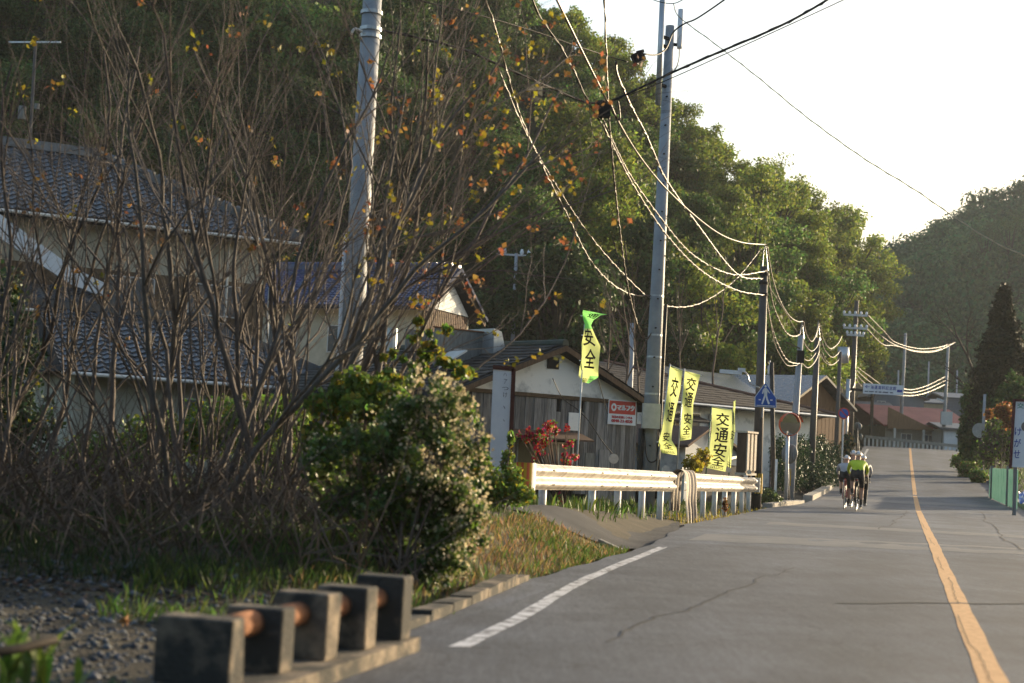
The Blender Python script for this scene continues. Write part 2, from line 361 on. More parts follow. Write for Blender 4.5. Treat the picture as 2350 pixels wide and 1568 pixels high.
def lobe_points(n, lobes, r=rng, depth=.45):
    """points spread through the outer part of lobes (centre, radii); returns points and outward normals"""
    w = np.array([l[1][0] * l[1][2] for l in lobes]); k = r.choice(len(lobes), n, p=w / w.sum())
    c = np.array([l[0] for l in lobes])[k]; R = np.array([l[1] for l in lobes])[k]
    d = r.normal(size=(n, 3)); d /= np.linalg.norm(d, axis=1, keepdims=True)
    rad = 1 - depth * r.random(n) ** 1.6 + .08 * r.normal(size=n)
    bump = 1 + .13 * np.sin(d[:, 0] * 7 + k) * np.sin(d[:, 1] * 6 + 2 * k) + .1 * np.sin(d[:, 2] * 9 + k)
    return c + d * R * (rad * bump)[:, None], d
def crown(n, lobes, size, r=rng, depth=.45, nb=.55, aspect=.6):
    P, d = lobe_points(n, lobes, r, depth); return leaf_cards(P, size, aspect, d, nb, r)
def blades(P, h, w, lean=.35, r=rng):
    n = len(P); h = np.broadcast_to(h, (n,)) * r.uniform(.5, 1.4, n); a = r.uniform(0, 6.283, n); l = r.uniform(0, lean, n) * h; b = r.uniform(0, 6.283, n)
    s = np.stack([np.cos(a), np.sin(a), 0 * a], 1) * (w * r.uniform(.6, 1.3, n))[:, None] * .5
    t = np.stack([np.cos(b) * l, np.sin(b) * l, h], 1)
    V = np.stack([P - s, P + s, P + t * .55 * np.array([.7, .7, 1.1]) + s * .8, P + t], 1).reshape(-1, 3)
    i = np.arange(n)[:, None] * 4
    return V, np.concatenate([i + np.array([[0, 1, 2, 3]])], 0)
def on_ground(x, y, dz=0): return np.stack([x, y, gz(x, y) + dz], 1)


def grow(mb, p, d, L, r, depth, rd, tips, up=.12, wob=.10, sides=5, split=(3, 6), ang=(.35, .75), shrink=(.45, .7)):
    n = max(4, int(L / .28)); pts = [np.array(p, float)]; rr = [r]; d = np.array(d, float); d /= np.linalg.norm(d); ds = [d]
    for i in range(n):
        d = d + rd.normal(size=3) * wob + np.array([0, 0, up]) * .25; d /= np.linalg.norm(d)
        pts.append(pts[-1] + d * L / n); rr.append(r * (1 - .72 * (i + 1) / n)); ds.append(d)
    mb.tube(pts, rr, sides if depth > 0 else 3, False)
    if depth == 0: tips.append((pts[-1], d)); tips.append((pts[n // 2], ds[n // 2])); return
    for k in range(rd.integers(*split)):
        i = rd.integers(max(1, int(n * .25)), n + 1); q = ds[i]
        a = rd.normal(size=3); a -= q * a.dot(q); a /= np.linalg.norm(a); t = rd.uniform(*ang)
        grow(mb, pts[i], q * math.cos(t) + a * math.sin(t), L * rd.uniform(*shrink) * (1 - .35 * i / n), rr[i] * .68, depth - 1, rd, tips, up, wob, max(3, sides - 1), split, ang, shrink)
    tips.append((pts[-1], d))


# ================================================================== SETTING
# ---- ground sheet
def axis(parts):
    out = []
    for a, b, s in parts: out += list(np.arange(a, b, s))
    return np.array(out + [parts[-1][1]])
gx = axis([(-300, -60, 40), (-60, -14, 3), (-14, 8, .3), (8, 36, 1.0), (36, 80, 4), (80, 330, 50)])
gy = axis([(-40, 3, 4), (3, 34, .3), (34, 70, 1.0), (70, 150, 3), (150, 600, 50)])
X, Y = np.meshgrid(gx, gy); nx = len(gx)
near = (np.abs(X) < 20) & (Y < 40)
Z = gz(X, Y) + np.where(near, .012 * np.sin(X * 7 + 2 * np.sin(Y * 3)) * np.sin(Y * 5.3), 0)
onroad = (np.abs(tlat(X, Y)) < 3.75) & (Y < 130); Z = np.where(onroad, zr(Y) - .10, Z)
idx = np.arange(X.size).reshape(X.shape)
quads = np.stack([idx[:-1, :-1], idx[:-1, 1:], idx[1:, 1:], idx[1:, :-1]], -1).reshape(-1, 4)
ground = fobj('ground', np.stack([X, Y, Z], -1).reshape(-1, 3), quads, M_soil); tag(ground, kind='structure')
ground.data.polygons.foreach_set('use_smooth', [True] * len(ground.data.polygons))

# ---- road with its markings
ry = axis([(1, 40, .5), (40, 124, 1.5)])
def road_pt(t, y, dz=0): return (road_x(y) + t / .969, y, float(zr(y)) + dz - .0006 * t * t)
def edge_l(y): return np.interp(y, [0, 9, 14, 20, 22, 28, 34, 42, 50, 60, 124], [-3.35, -3.36, -3.68, -3.66, -3.75, -4.2, -4.05, -3.95, -3.3, -3.2, -3.2])
mb = MB(); K = 14
for y in ry:
    a, b = edge_l(y) + .03 * math.sin(y * 3.1), 3.45 + .04 * math.sin(y * 2.3)
    mb.v += [road_pt(a + (b - a) * i / K, y) for i in range(K + 1)]
for j in range(len(ry) - 1):
    for i in range(K): mb.f.append((j * (K + 1) + i, j * (K + 1) + i + 1, (j + 1) * (K + 1) + i + 1, (j + 1) * (K + 1) + i)); mb.m.append(0)
road = obj('road', mb, M_asph, smooth=True); tag(road, kind='structure')
def strip(name, fa, fb, ys, dz, m, parent=None):
    b = MB()
    for y in ys: b.v += [road_pt(fa(y), y, dz), road_pt(fb(y), y, dz)]
    b.f = [(2 * i, 2 * i + 1, 2 * i + 3, 2 * i + 2) for i in range(len(ys) - 1)]; b.m = [0] * len(b.f)
    return obj(name, b, m, parent)
ys = axis([(2, 40, .2), (40, 118, 1)])
wob = lambda y, k: .004 * math.sin(y * 2.1 + k) + .002 * math.sin(y * 5.3 + 2 * k)
strip('centre_line', lambda y: -.078 + wob(y, 0), lambda y: .078 + wob(y, 3), ys, .004, M_orange_line, road)
wl = lambda y: float(np.interp(y, [8.9, 10.6, 12.4, 14.5, 17, 20.2], [-2.9, -2.97, -3.13, -3.27, -3.36, -3.45]))
strip('edge_line', lambda y: wl(y) - .055 + wob(y, 1), lambda y: wl(y) + .055 + wob(y, 2), axis([(8.9, 20.2, .15)]), .004, M_white_line, road)
strip('edge_line', lambda y: -2.9 + wob(y, 1), lambda y: -2.76 + wob(y, 2), axis([(72, 108, 1)]), .004, M_white_line, road)
# dark tar seams in the centre line and a paler repaired band across the mouth of the side street
b = MB()
for (y0, y1) in ((8, 12.5), (13.5, 17), (18.2, 21), (24, 27), (31, 36)):
    yy = np.arange(y0, y1, .12); c = np.clip(np.cumsum(rng.normal(size=len(yy)) * .007), -.05, .05)
    for i in range(len(yy) - 1):
        b.add([road_pt(c[i] - .0028, yy[i], .008), road_pt(c[i] + .0028, yy[i], .008), road_pt(c[i + 1] + .0028, yy[i + 1], .008), road_pt(c[i + 1] - .0028, yy[i + 1], .008)], [(0, 1, 2, 3)])
obj('line_crack', b, M_ink, road)
r_ = np.random.default_rng(21)
for (t0, y0, dt, dy, n, w) in ((-2.2, 9.5, .02, .22, 34, .008), (1.1, 8.8, .015, .25, 50, .007), (2.5, 11, .01, .3, 30, .006), (-1.0, 13, .16, .1, 22, .008), (1.3, 24, .01, .6, 40, .012), (-.9, 30, .01, .5, 30, .012)):
    b = MB(); p = np.array((t0, y0)); pts = [p]
    for i in range(n): p = p + np.array((dt + r_.normal() * .035, dy + r_.normal() * .06)); pts.append(p)
    for i in range(n): a_, c_ = pts[i], pts[i + 1]; ex_, ey_ = (w, 0) if dy > dt else (0, w * 5); b.add([road_pt(a_[0] - ex_, a_[1] - ey_, .0062), road_pt(a_[0] + ex_, a_[1] + ey_, .0062), road_pt(c_[0] + ex_, c_[1] + ey_, .0062), road_pt(c_[0] - ex_, c_[1] - ey_, .0062)], [(0, 1, 2, 3)])
    obj('road_crack', b, M_tar, road)
M_patch = mat('asphalt_patch', (.15, .15, .152), rough=.8, scale=1.5, col2=(.215, .21, .205), bump=.3, bscale=100, detail=8)
def patch(name, t0, t1, y0, y1, k, m):
    b = MB(); n = 24
    pts = [road_pt(t0 + (t1 - t0) * i / n, y0 + k * (t0 + (t1 - t0) * i / n) + .12 * math.sin(i * 1.7), .0025) for i in range(n + 1)]
    pte = [road_pt(t0 + (t1 - t0) * i / n, y1 + k * (t0 + (t1 - t0) * i / n) + .15 * math.sin(i * 2.3), .0025) for i in range(n + 1)]
    b.add(pts + pte, [(i, i + 1, n + 2 + i, n + 1 + i) for i in range(n)]); return obj(name, b, m, road)
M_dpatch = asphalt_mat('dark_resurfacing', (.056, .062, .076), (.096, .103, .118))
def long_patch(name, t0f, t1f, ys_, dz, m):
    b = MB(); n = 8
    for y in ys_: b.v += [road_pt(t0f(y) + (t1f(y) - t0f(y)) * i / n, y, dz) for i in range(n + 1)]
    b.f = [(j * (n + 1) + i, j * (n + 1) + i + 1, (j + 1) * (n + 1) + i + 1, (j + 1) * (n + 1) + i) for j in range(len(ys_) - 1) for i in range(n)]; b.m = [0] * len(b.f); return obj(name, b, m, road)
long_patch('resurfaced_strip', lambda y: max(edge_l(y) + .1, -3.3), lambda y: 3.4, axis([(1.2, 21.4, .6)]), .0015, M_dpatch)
patch('repair_patch', -3.4, 3.4, 22.5, 24.6, .12, M_patch)
patch('repair_patch', -3.0, 3.3, 29.5, 31.0, -.1, M_patch)
patch('repair_patch', -3.1, 3.3, 52, 54, .05, M_patch)

# ---- side street mouth
near_l = [(2.35, 20.8), (1.5, 20.1), (.2, 19.4), (-8, 18.6)]; far_l = [(3.2, 28.6), (1.3, 22.6), (-.2, 20.9), (-8, 20.2)]
def lerp_line(P, t):
    k = t * (len(P) - 1); i = min(int(k), len(P) - 2); a = k - i
    return np.array(P[i]) * (1 - a) + np.array(P[i + 1]) * a
def side_pt(u, v):
    p = lerp_line(near_l, u) * (1 - v) + lerp_line(far_l, u) * v
    return (p[0], p[1], float((1 - sstep(u * 2.4)) * (zr(p[1]) - .02 + .018 * v) + sstep(u * 2.4) * (gz(p[0], p[1]) + .02)) + .008 * math.sin(p[0] * 3 + p[1] * 2) * min(1, 4 * u))
side = obj('side_street', MB().grid(side_pt, 24, 16), M_asph2, smooth=True); tag(side, kind='structure')

# ---- kerb and gutter at the foot of the bank, made of blocks
kerb = thing('kerb', 'low concrete kerb and gutter at the foot of the grassy bank', 'kerb', (road_x(9) - 3.5, 9, 0))
tk = lambda y: float(np.interp(y, [9, 10.6, 13.85, 16.5], [-3.42, -3.5, -3.72, -3.78]))
for i in range(8):
    y0, y1 = 8.95 + i * .62, 8.95 + (i + 1) * .62 - .02; bl = MB()
    j = rng.normal(size=4) * .008
    A = [road_pt(tk(y0) - .09 + j[0], y0, -.12), road_pt(tk(y0) + .06, y0, -.12), road_pt(tk(y1) + .06, y1, -.12), road_pt(tk(y1) - .09 + j[1], y1, -.12)]
    B = [(p[0], p[1], p[2] + .19 + j[2 + (k > 1)] * 2) for k, p in enumerate(A)]
    bl.hexa(A + B); obj('kerb_block', bl, M_concd, kerb)
tag(kerb)
def kerb_run(name, label, tf, y0, y1, step, h, w, grp='kerbs along the road'):
    k = thing(name, label, 'kerb', road_pt(tf(y0), y0), group=grp)
    y = y0
    while y < y1:
        t0, t1 = tf(y), tf(y + step); A = [road_pt(t0 - w / 2, y, -.15), road_pt(t0 + w / 2, y, -.15), road_pt(t1 + w / 2, y + step - .03, -.15), road_pt(t1 - w / 2, y + step - .03, -.15)]
        hh = h + rng.normal() * .012
        obj('kerb_block', MB().hexa(A + [(p[0], p[1], p[2] + .15 + hh) for p in A]), M_conc, k); y += step
kerb_run('kerb', 'pale concrete kerb beside the hedge left of the cyclists', lambda y: edge_l(y) - .12, 50.5, 66, 1.5, .16, .3)
kerb_run('kerb', 'short kerb stones between the dark pole and the traffic mirror', lambda y: edge_l(y) - .1, 42.5, 48, 1.2, .10, .25)
kerb_run('kerb', 'low kerb along the right edge below the green sheet fence', lambda y: 3.6, 44, 84, 2, .15, .22)

# ---- gravel yard bottom left
def stones(n, xs, ys_, size):
    x = rng.uniform(*xs, n); y = rng.uniform(*ys_, n); P = on_ground(x, y)
    base = np.array([(0, 0, 1), (.9, 0, .1), (.28, .86, .1), (-.73, .53, .1), (-.73, -.53, .1), (.28, -.86, .1), (0, 0, -.6)])
    fs = np.array([(0, 1, 2), (0, 2, 3), (0, 3, 4), (0, 4, 5), (0, 5, 1), (6, 2, 1), (6, 3, 2), (6, 4, 3), (6, 5, 4), (6, 1, 5)])
    s = size * rng.lognormal(0, .45, n); a = rng.uniform(0, 6.28, n)
    V = base[None] * (s[:, None, None] * rng.uniform(.6, 1.2, (n, 7, 1))) * np.array([1, .8, .6])
    V = np.stack([V[..., 0] * np.cos(a)[:, None] - V[..., 1] * np.sin(a)[:, None], V[..., 0] * np.sin(a)[:, None] + V[..., 1] * np.cos(a)[:, None], V[..., 2]], -1) + P[:, None]
    return V.reshape(-1, 3), (fs[None] + 7 * np.arange(n)[:, None, None]).reshape(-1, 3)
V, Q = stones(9000, (-5.5, -.9), (6, 11.8), .021)
keep = tlat(*V[::7, :2].T) < -3.9; kf = np.repeat(keep, 10)
tag(fobj('gravel', V, Q[kf], M_stone), 'dark grey gravel spread behind the concrete parapet', 'gravel', kind='stuff')

# ---- left hill
SKY = [(-400, -900), (300, -700), (900, -330), (1200, -60), (1290, 5), (1420, 110), (1500, 190), (1560, 235), (1640, 315), (1740, 385), (1840, 420), (1900, 465), (1960, 520), (2000, 595), (2035, 660), (2075, 800), (2140, 960), (2300, 1060)]
_rays = [W(px, py, 1.0) for px, py in SKY]
SA = np.array([q[0] for q in _rays]); SE = np.array([(q[2] - CAM_H) for q in _rays])
def dcrest(a): return np.interp(a, [-.5, .03, .18, .24, .4], [118, 122, 138, 178, 185])
TH = 8.0
_rg = [W(px, py, 1.0) for px, py in [q for q in SKY if q[0] <= 1900] + [(1955, 560), (1990, 720), (2020, 900), (2050, 1060), (2300, 1090)]]; SAG = np.array([q[0] for q in _rg]); SEG = np.array([q[2] - CAM_H for q in _rg])
def hill(x, y):
    a = x / np.maximum(y, 1); Dc = dcrest(a); Df = Dc - 50
    zc = np.interp(a, SAG, SEG) * Dc + CAM_H - TH
    s = (y - Df) / (Dc - Df)
    return np.where(s < 0, 1.0 + s * 8, 1.0 + (np.maximum(zc, 1.0) - 1.0) * np.clip(s, 0, 1.15) ** .9) - .4
hx = np.arange(-70, 64, 3.0); hy = np.arange(62, 176, 3.0); X, Y = np.meshgrid(hx, hy); Z = hill(X, Y)
idx = np.arange(X.size).reshape(X.shape); quads = np.stack([idx[:-1, :-1], idx[:-1, 1:], idx[1:, 1:], idx[1:, :-1]], -1).reshape(-1, 4)
h_o = fobj('hillside', np.stack([X, Y, Z], -1).reshape(-1, 3), quads, M_far); tag(h_o, kind='structure')

# ---- far hill on the right
SKY2 = [(1500, 640), (1900, 600), (2010, 590), (2080, 560), (2150, 500), (2240, 468), (2350, 440), (2500, 380), (2900, 300), (3400, 330)]
_r2 = [W(px, py, 1.0) for px, py in SKY2]; SA2 = np.array([q[0] for q in _r2]); SE2 = np.array([q[2] - CAM_H for q in _r2])
def hill2(x, y):
    a = x / y; s = np.clip((y - 215) / 150, 0, 1.2); zc = np.interp(a, SA2, SE2) * 365 + CAM_H - 6
    return 1 + (zc - 1) * s ** .85
hx = np.arange(20, 260, 8.0); hy = np.arange(210, 420, 8.0); X, Y = np.meshgrid(hx, hy); Z = hill2(X, Y)
idx = np.arange(X.size).reshape(X.shape); quads = np.stack([idx[:-1, :-1], idx[:-1, 1:], idx[1:, 1:], idx[1:, :-1]], -1).reshape(-1, 4)
tag(fobj('far_hill', np.stack([X, Y, Z], -1).reshape(-1, 3), quads, M_far), kind='structure')
Vs, Qs, nb_ = [], [], 0
protos = []
for k in range(5):
    rr = np.random.default_rng(100 + k)
    lob = [((rr.normal() * 1.0, rr.normal() * 1.0, 3.5 + rr.normal() * .6), (2.0 + rr.random(), 2.0 + rr.random(), 1.7 + rr.random())) for _ in range(6)]
    protos.append(crown(620, lob, .75, rr, .35, .6))
rr = np.random.default_rng(5)
for D in np.arange(222, 372, 7.0):
    for x in np.arange(.13 * D, .46 * D, 5.6):
        xx, yy = x + rr.normal() * 1.3, D + rr.normal() * 2; V, Q = protos[rr.integers(5)]; s = rr.uniform(.8, 1.35); c, sn = math.cos(q := rr.uniform(0, 6.28)), math.sin(q)
        V2 = V * s; V2 = np.stack([V2[:, 0] * c - V2[:, 1] * sn + xx, V2[:, 0] * sn + V2[:, 1] * c + yy, V2[:, 2] * rr.uniform(.85, 1.15) + hill2(xx, yy) + .5], 1)
        Vs.append(V2); Qs.append(Q + nb_); nb_ += len(V2)
tag(fobj('far_forest', np.concatenate(Vs), np.concatenate(Qs), M_f4), 'hazy green wood covering the far hill beyond the village', 'wood', kind='stuff')

# ---- woods on the left hill: individual trees sharing a few shapes
def tree_proto(k, n, mats, tall=1.0, size=.34, sparse=False):
    rr = np.random.default_rng(300 + k); mb = MB(); tips = []
    H = 3.2 * tall; mb.tube([(0, 0, -1.2), (.1, 0, 1), (.05, .1, H), (0, .1, H + 2)], [.24, .2, .14, .05], 6)
    lob = []
    for i in range(30):
        a = rr.uniform(0, 6.28); q = rr.uniform(.3, 2.3); z = H + rr.uniform(-1.9, 3.4) * tall; q *= 1.15 - .28 * abs(z - H - 1) / 2
        c = (q * math.cos(a), q * math.sin(a), z); lob.append((c, (rr.uniform(.45, 1.25), rr.uniform(.45, 1.25), rr.uniform(.4, .9))))
        if i % 2 == 0: mb.tube([(0, .05, H * .55 + .05 * i), (c[0] * .5, c[1] * .5, (H + z) / 2 - .2), c], [.09, .06, .02], 4, False)
    V, Q = crown(int(n * 1.15), lob, size * .92, rr, .7, .35)
    tm = bpy.data.meshes.new('trunk'); tm.from_pydata(mb.v, [], mb.f); tm.materials.append(M_trunk)
    return tm, [fast_mesh('crown', V, Q, m) for m in mats]
TP = [tree_proto(0, 9000, [M_f1, M_f2, M_f3], 1.0, .24), tree_proto(1, 9500, [M_f1, M_f2, M_f3], 1.25, .23), tree_proto(2, 8500, [M_f1, M_f2, M_f3], .9, .25), tree_proto(3, 2400, [M_f1, M_f2, M_f3], 1.3, .22), tree_proto(4, 9000, [M_f1, M_f2, M_f3], 1.1, .22)]
def place_tree(loc, k, mi, s, rz, label, group=None, name='woodland_tree', cat='tree', sz=1):
    t = thing(name, label, cat, loc, rz, group); t.scale = (s, s, s * sz)
    for nm, me in (('trunk', TP[k][0]), ('crown', TP[k][1][mi])):
        o = bpy.data.objects.new(nm, me); C.objects.link(o); o.parent = t
    return t
rr = np.random.default_rng(11); nt_ = 0
for i in range(11):
    for a in np.arange(-.36, .30, .043):
        aa = a + rr.normal() * .011; Dc = float(dcrest(aa)); D = Dc - 48 + i * 4.9 + rr.normal() * 1.3; x = aa * D
        if aa > .245 or (aa > .2 and i < 4): continue
        z = float(hill(np.array(x), np.array(D)))
        if z < .2 and i > 4: continue
        el = (z + 8 - CAM_H) / D
        if el > .335 and (z - CAM_H) / D > .31: continue
        if aa < -.02 and (z + 2 - CAM_H) / D > .30: continue
        ridge = i >= 8; right = aa > .12
        pm = (.12, .63, .25) if ((ridge and aa > -.02) or right) else ((.78, .04, .18) if aa < 0 else (.5, .17, .33))  # colour mix carries the light: dark greens for shade, olive for the sunlit ridge
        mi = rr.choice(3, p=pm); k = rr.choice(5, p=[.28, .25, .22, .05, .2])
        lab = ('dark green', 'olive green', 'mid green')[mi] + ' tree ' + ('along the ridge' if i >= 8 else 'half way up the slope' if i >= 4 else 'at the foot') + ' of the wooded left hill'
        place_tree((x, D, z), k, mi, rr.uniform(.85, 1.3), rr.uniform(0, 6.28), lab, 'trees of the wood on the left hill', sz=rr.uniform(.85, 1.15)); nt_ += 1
def sky_tree(px, py, D, k, mi, s, label, rz=0, sz=1, top=None, group=None):
    p = W(px, py, D); top = top or {0: 7.3, 1: 8.8, 2: 6.6, 3: 9.1, 4: 8.0}[k]
    t = place_tree((p[0], p[1], p[2] - top * s * sz), k, mi, s, rz, label, group, sz=sz); g_ = float(hill(np.array(p[0]), np.array(D))) if D < 200 else None
    if g_ is not None and t.location.z > g_ + .5: obj('lower_trunk', MB().tube([(p[0], p[1], g_ - .3), (p[0], p[1], t.location.z)], [.3 * s, .24 * s], 7), M_trunk, t).scale = (1 / s, 1 / s, 1 / s / sz)
    return t
for q, (px, py) in enumerate(((1300, 8), (1345, 45), (1390, 75), (1432, 112), (1478, 160), (1520, 200), (1562, 232), (1605, 275), (1648, 312), (1695, 348), (1742, 385), (1788, 398), (1835, 415), (1878, 440), (1925, 478))):
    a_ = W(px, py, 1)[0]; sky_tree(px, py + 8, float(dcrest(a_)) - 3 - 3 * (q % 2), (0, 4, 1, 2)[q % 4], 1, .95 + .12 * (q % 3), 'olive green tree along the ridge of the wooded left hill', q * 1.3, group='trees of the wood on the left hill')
sky_tree(1775, 338, 138, 3, 1, 1.0, 'thin airy tree standing above the skyline of the left hill')
sky_tree(1958, 478, 150, 1, 1, 1.5, 'tall olive green tree at the right end of the left hill')
sky_tree(2003, 592, 150, 0, 1, 1.25, 'yellow green tree overhanging the road at the end of the hill', 1)
sky_tree(1938, 640, 118, 4, 1, 1.2, 'bright yellow green bushy tree behind the crossarm pole', 2)
sky_tree(2006, 790, 126, 2, 1, .55, 'small yellow green tree left of the direction sign', 2.5)
sky_tree(1905, 600, 116, 4, 2, 1.3, 'big mid green tree above the row of cable poles', 4)
sky_tree(2320, 475, 300, 3, 0, 1.6, 'thin tree silhouetted on the crest of the far hill', .5)
sky_tree(2265, 500, 300, 3, 0, 1.5, 'feathery tree group leader on the far hill skyline', 1.5)
sky_tree(2050, 565, 300, 3, 0, 1.3, 'feathery tree where the far hill meets the left hill', 2.5)

# ================================================================== HOUSES
def unit(v): v = np.array(v, float); return v / np.linalg.norm(v)
def tile_shape(w=.27, l=.30, amp=.032, n=8):
    v, f = [], []
    for i in range(n + 1):
        u = i / n; z = amp * (.55 * math.cos(2 * math.pi * u) + .45 * (abs(2 * u - 1) ** 2)); v += [(u * w, 0, z + .048), (u * w, l, z), (u * w, .006, z - .012)]
    for i in range(n): a = 3 * i; f += [(a, a + 3, a + 4, a + 1), (a + 2, a + 5, a + 3, a)]
    return v, f
def flat_tile(w=.3, l=.3):
    return [(0, 0, .03), (w - .012, 0, .03), (w - .012, l, .006), (0, l, .006), (0, .004, -.01), (w - .012, .004, -.01)], [(0, 1, 2, 3), (4, 5, 1, 0)]
def roof_tiles(parent, O, U, V, nu, nv, m, inside=None, pitch=(.27, .24), shape=None, n_ind=300, near=None, name='roof_tile'):
    """tiles laid on a slope: the n_ind nearest singly, the others as one part. local coordinates of the thing"""
    tv, tf = shape or tile_shape(); tv = np.array(tv); O, U, V = np.array(O, float), unit(U), unit(V); N = np.cross(U, V)
    cells = [(i, j) for j in range(nv) for i in range(nu) if inside is None or inside((i + .5) * pitch[0], (j + .5) * pitch[1])]
    if near: cells.sort(key=lambda c: near((c[0] + .5) * pitch[0], (c[1] + .5) * pitch[1]))
    me = bpy.data.meshes.new(name); me.from_pydata([tuple(p) for p in tv], [], tf); me.materials.append(m); me.polygons.foreach_set('use_smooth', [False] * len(tf))
    R = Matrix(((U[0], V[0], N[0]), (U[1], V[1], N[1]), (U[2], V[2], N[2]))).to_4x4(); rest = []
    for q, (i, j) in enumerate(cells):
        p = O + U * i * pitch[0] + V * j * pitch[1] + N * (.012 + rng.normal() * .003)
        if q < n_ind:
            o = bpy.data.objects.new(name, me); C.objects.link(o); o.parent = parent
            o.matrix_local = Matrix.Translation(tuple(p)) @ R
        else: rest.append(p)
    if rest:
        A = np.array([U, V, N]); base = tv @ A; P = np.array(rest)
        Vv = (P[:, None] + base[None]).reshape(-1, 3); fa = np.array(tf); Q = (fa[None] + len(tv) * np.arange(len(P))[:, None, None]).reshape(-1, 4)
        o = bpy.data.objects.new(name, fast_mesh(name, Vv, Q, m)); C.objects.link(o); o.parent = parent; o['kind'] = 'stuff'
def lobj(name, mb, m, parent, smooth=False): return obj(name, mb, m, parent, smooth, local=True)
def window(parent, x0, x1, z0, z1, y=0, frame=None, panes=2, glass=None, th=.05):
    frame = frame or M_steel; fr = MB(); t = .045
    fr.box(x0, x1, y - th, y, z0, z0 + t).box(x0, x1, y - th, y, z1 - t, z1)
    for k in range(panes + 1):
        xc = x0 + (x1 - x0 - t) * k / panes; fr.box(xc, xc + t, y - th - .002, y - .002, z0 + t, z1 - t)
    w = lobj('window', fr, frame, parent)
    for k in range(panes):
        a = x0 + t + (x1 - x0 - t) * k / panes; b = x0 + (x1 - x0 - t) * (k + 1) / panes
        lobj('pane', MB().box(a, b, y - .02, y - .01, z0 + t, z1 - t), glass or M_glass, w)
    return w
def house_at(pl, Dl, pr, Dr, py, name, label, z=None):
    """thing whose local x runs along the facade from (pl,Dl) to (pr,Dr)"""
    a, b = W(pl, py, Dl), W(pr, py, Dr); z = float(gz(a[0], a[1])) if z is None else z
    t = thing(name, label, 'house', (a[0], a[1], z), math.atan2(b[1] - a[1], b[0] - a[0]))
    return t, math.hypot(b[0] - a[0], b[1] - a[1]), z
def zpx(py, px, D): return W(px, py, D)[2]

# ---- weathered wooden house with white gable (behind the guard rail)
hc, L, z0 = house_at(1050, 35.6, 1462, 39.2, 950, 'wooden_house', 'weathered wooden house with white plaster gable behind the guard rail')
zb = zpx(905, 1250, 37.3) - z0; za = zpx(800, 1292, 37.5) - z0
lobj('wall', MB().box(0, L, .06, 7.0, -.6, zb), M_dark, hc)
g = lobj('gable', MB().prism([(0, 0, zb), (L, 0, zb), (L / 2 + .1, 0, za - .12)], (0, .08, 0)), M_plaster, hc)
x = 0; rr = np.random.default_rng(3)
while x < L - .05:
    w = rr.uniform(.10, .17); w = min(w, L - x); zlo = 1.62 if .9 < x < 3.55 else -.5
    if 3.55 < x < 3.9 and rr.random() < .9: zlo = .2
    top = zb - .09 - (rr.random() < .12) * rr.uniform(.1, .4)
    lobj('plank', MB().box(x + .004, x + w - .006, -.012 - rr.random() * .014, .055, zlo, top), M_plank, hc); x += w
lobj('beam', MB().box(-.1, L + .1, -.05, .05, zb - .085, zb + .005), M_brownwood, hc)
lobj('vent', MB().box(L / 2 - .22, L / 2 + .14, -.025, .01, zb + .62, zb + .90), M_dark, hc)
lobj('awning', MB().hexa([(1.0, -.55, 1.46), (3.75, -.55, 1.46), (3.75, .0, 1.62), (1.0, .0, 1.62), (1.0, -.55, 1.50), (3.75, -.55, 1.50), (3.75, .0, 1.68), (1.0, .0, 1.68)]), M_brownwood, hc)
window(hc, 2.55, 3.55, .35, 1.42, -.01, M_white, 2)
window(hc, 1.0, 1.8, .35, 1.42, -.01, M_oldmetal, 2)
lobj('shutter_panel', MB().box(1.82, 2.52, -.02, .02, .3, 1.44), mat('ochre_shutter', (.10, .085, .04), rough=.8, stretch=(12, 1, 1)), hc)
for (a, b_, c_, d_, mm) in ((3.95, 4.25, .55, 1.2, M_oldmetal), (4.4, 4.75, .1, 1.3, M_plank), (3.35, 3.7, 1.72, 2.15, M_plaster)):
    lobj('patch_board', MB().box(a, min(b_, L), -.045, -.02, c_, d_), mm, hc)
ridge_y = 8.2; ov = .28; sl = (za - zb) / (L / 2); thk = .1
for sgn in (-1, 1):
    xa, xe = L / 2 + .1 * 1, (L + .55 if sgn > 0 else -.55); ze = za - sl * abs(xe - L / 2)
    rp = lobj('roof', MB().hexa([(xe, -ov, ze - .02), (xa, -ov, za - .02), (xa, ridge_y, za - .02), (xe, ridge_y, ze - .02), (xe, -ov, ze + .08), (xa, -ov, za + .08), (xa, ridge_y, za + .08), (xe, ridge_y, ze + .08)]), M_roofd, hc)
    lobj('barge_board', MB().hexa([(xe, -ov - .04, ze - .08), (xa, -ov - .04, za - .08), (xa, -ov - .004, za - .08), (xe, -ov - .004, ze - .08), (xe, -ov - .04, ze + .05), (xa, -ov - .04, za + .05), (xa, -ov - .004, za + .05), (xe, -ov - .004, ze + .05)]), M_brownwood, rp)
    sl_len = math.hypot(xe - xa, za - ze); Vv = unit((xa - xe, 0, za - ze)); Uu = (0, -1, 0) if sgn < 0 else (0, 1, 0)
    O = (xe, ridge_y, ze + .085) if sgn < 0 else (xe, -ov, ze + .085)
    roof_tiles(rp, O, Uu, Vv, int((ridge_y + ov) / .3), int(sl_len / .26), M_slate, None, (.3, .26), flat_tile(), 260 if sgn < 0 else 0, near=(lambda u, v: -u))
lobj('ridge_cap', MB().tube([(L / 2 + .1, -ov, za + .10), (L / 2 + .1, ridge_y, za + .10)], .11, 8), mat('mossy_ridge', (.035, .055, .04), scale=6, col2=(.06, .07, .06)), hc)
ch = lobj('roof_shelter', MB().box(.75, 2.2, 2.0, 2.06, za - .55, za + .36).box(.75, 2.2, 3.2, 3.25, za - .55, za + .36), M_oldmetal, hc)
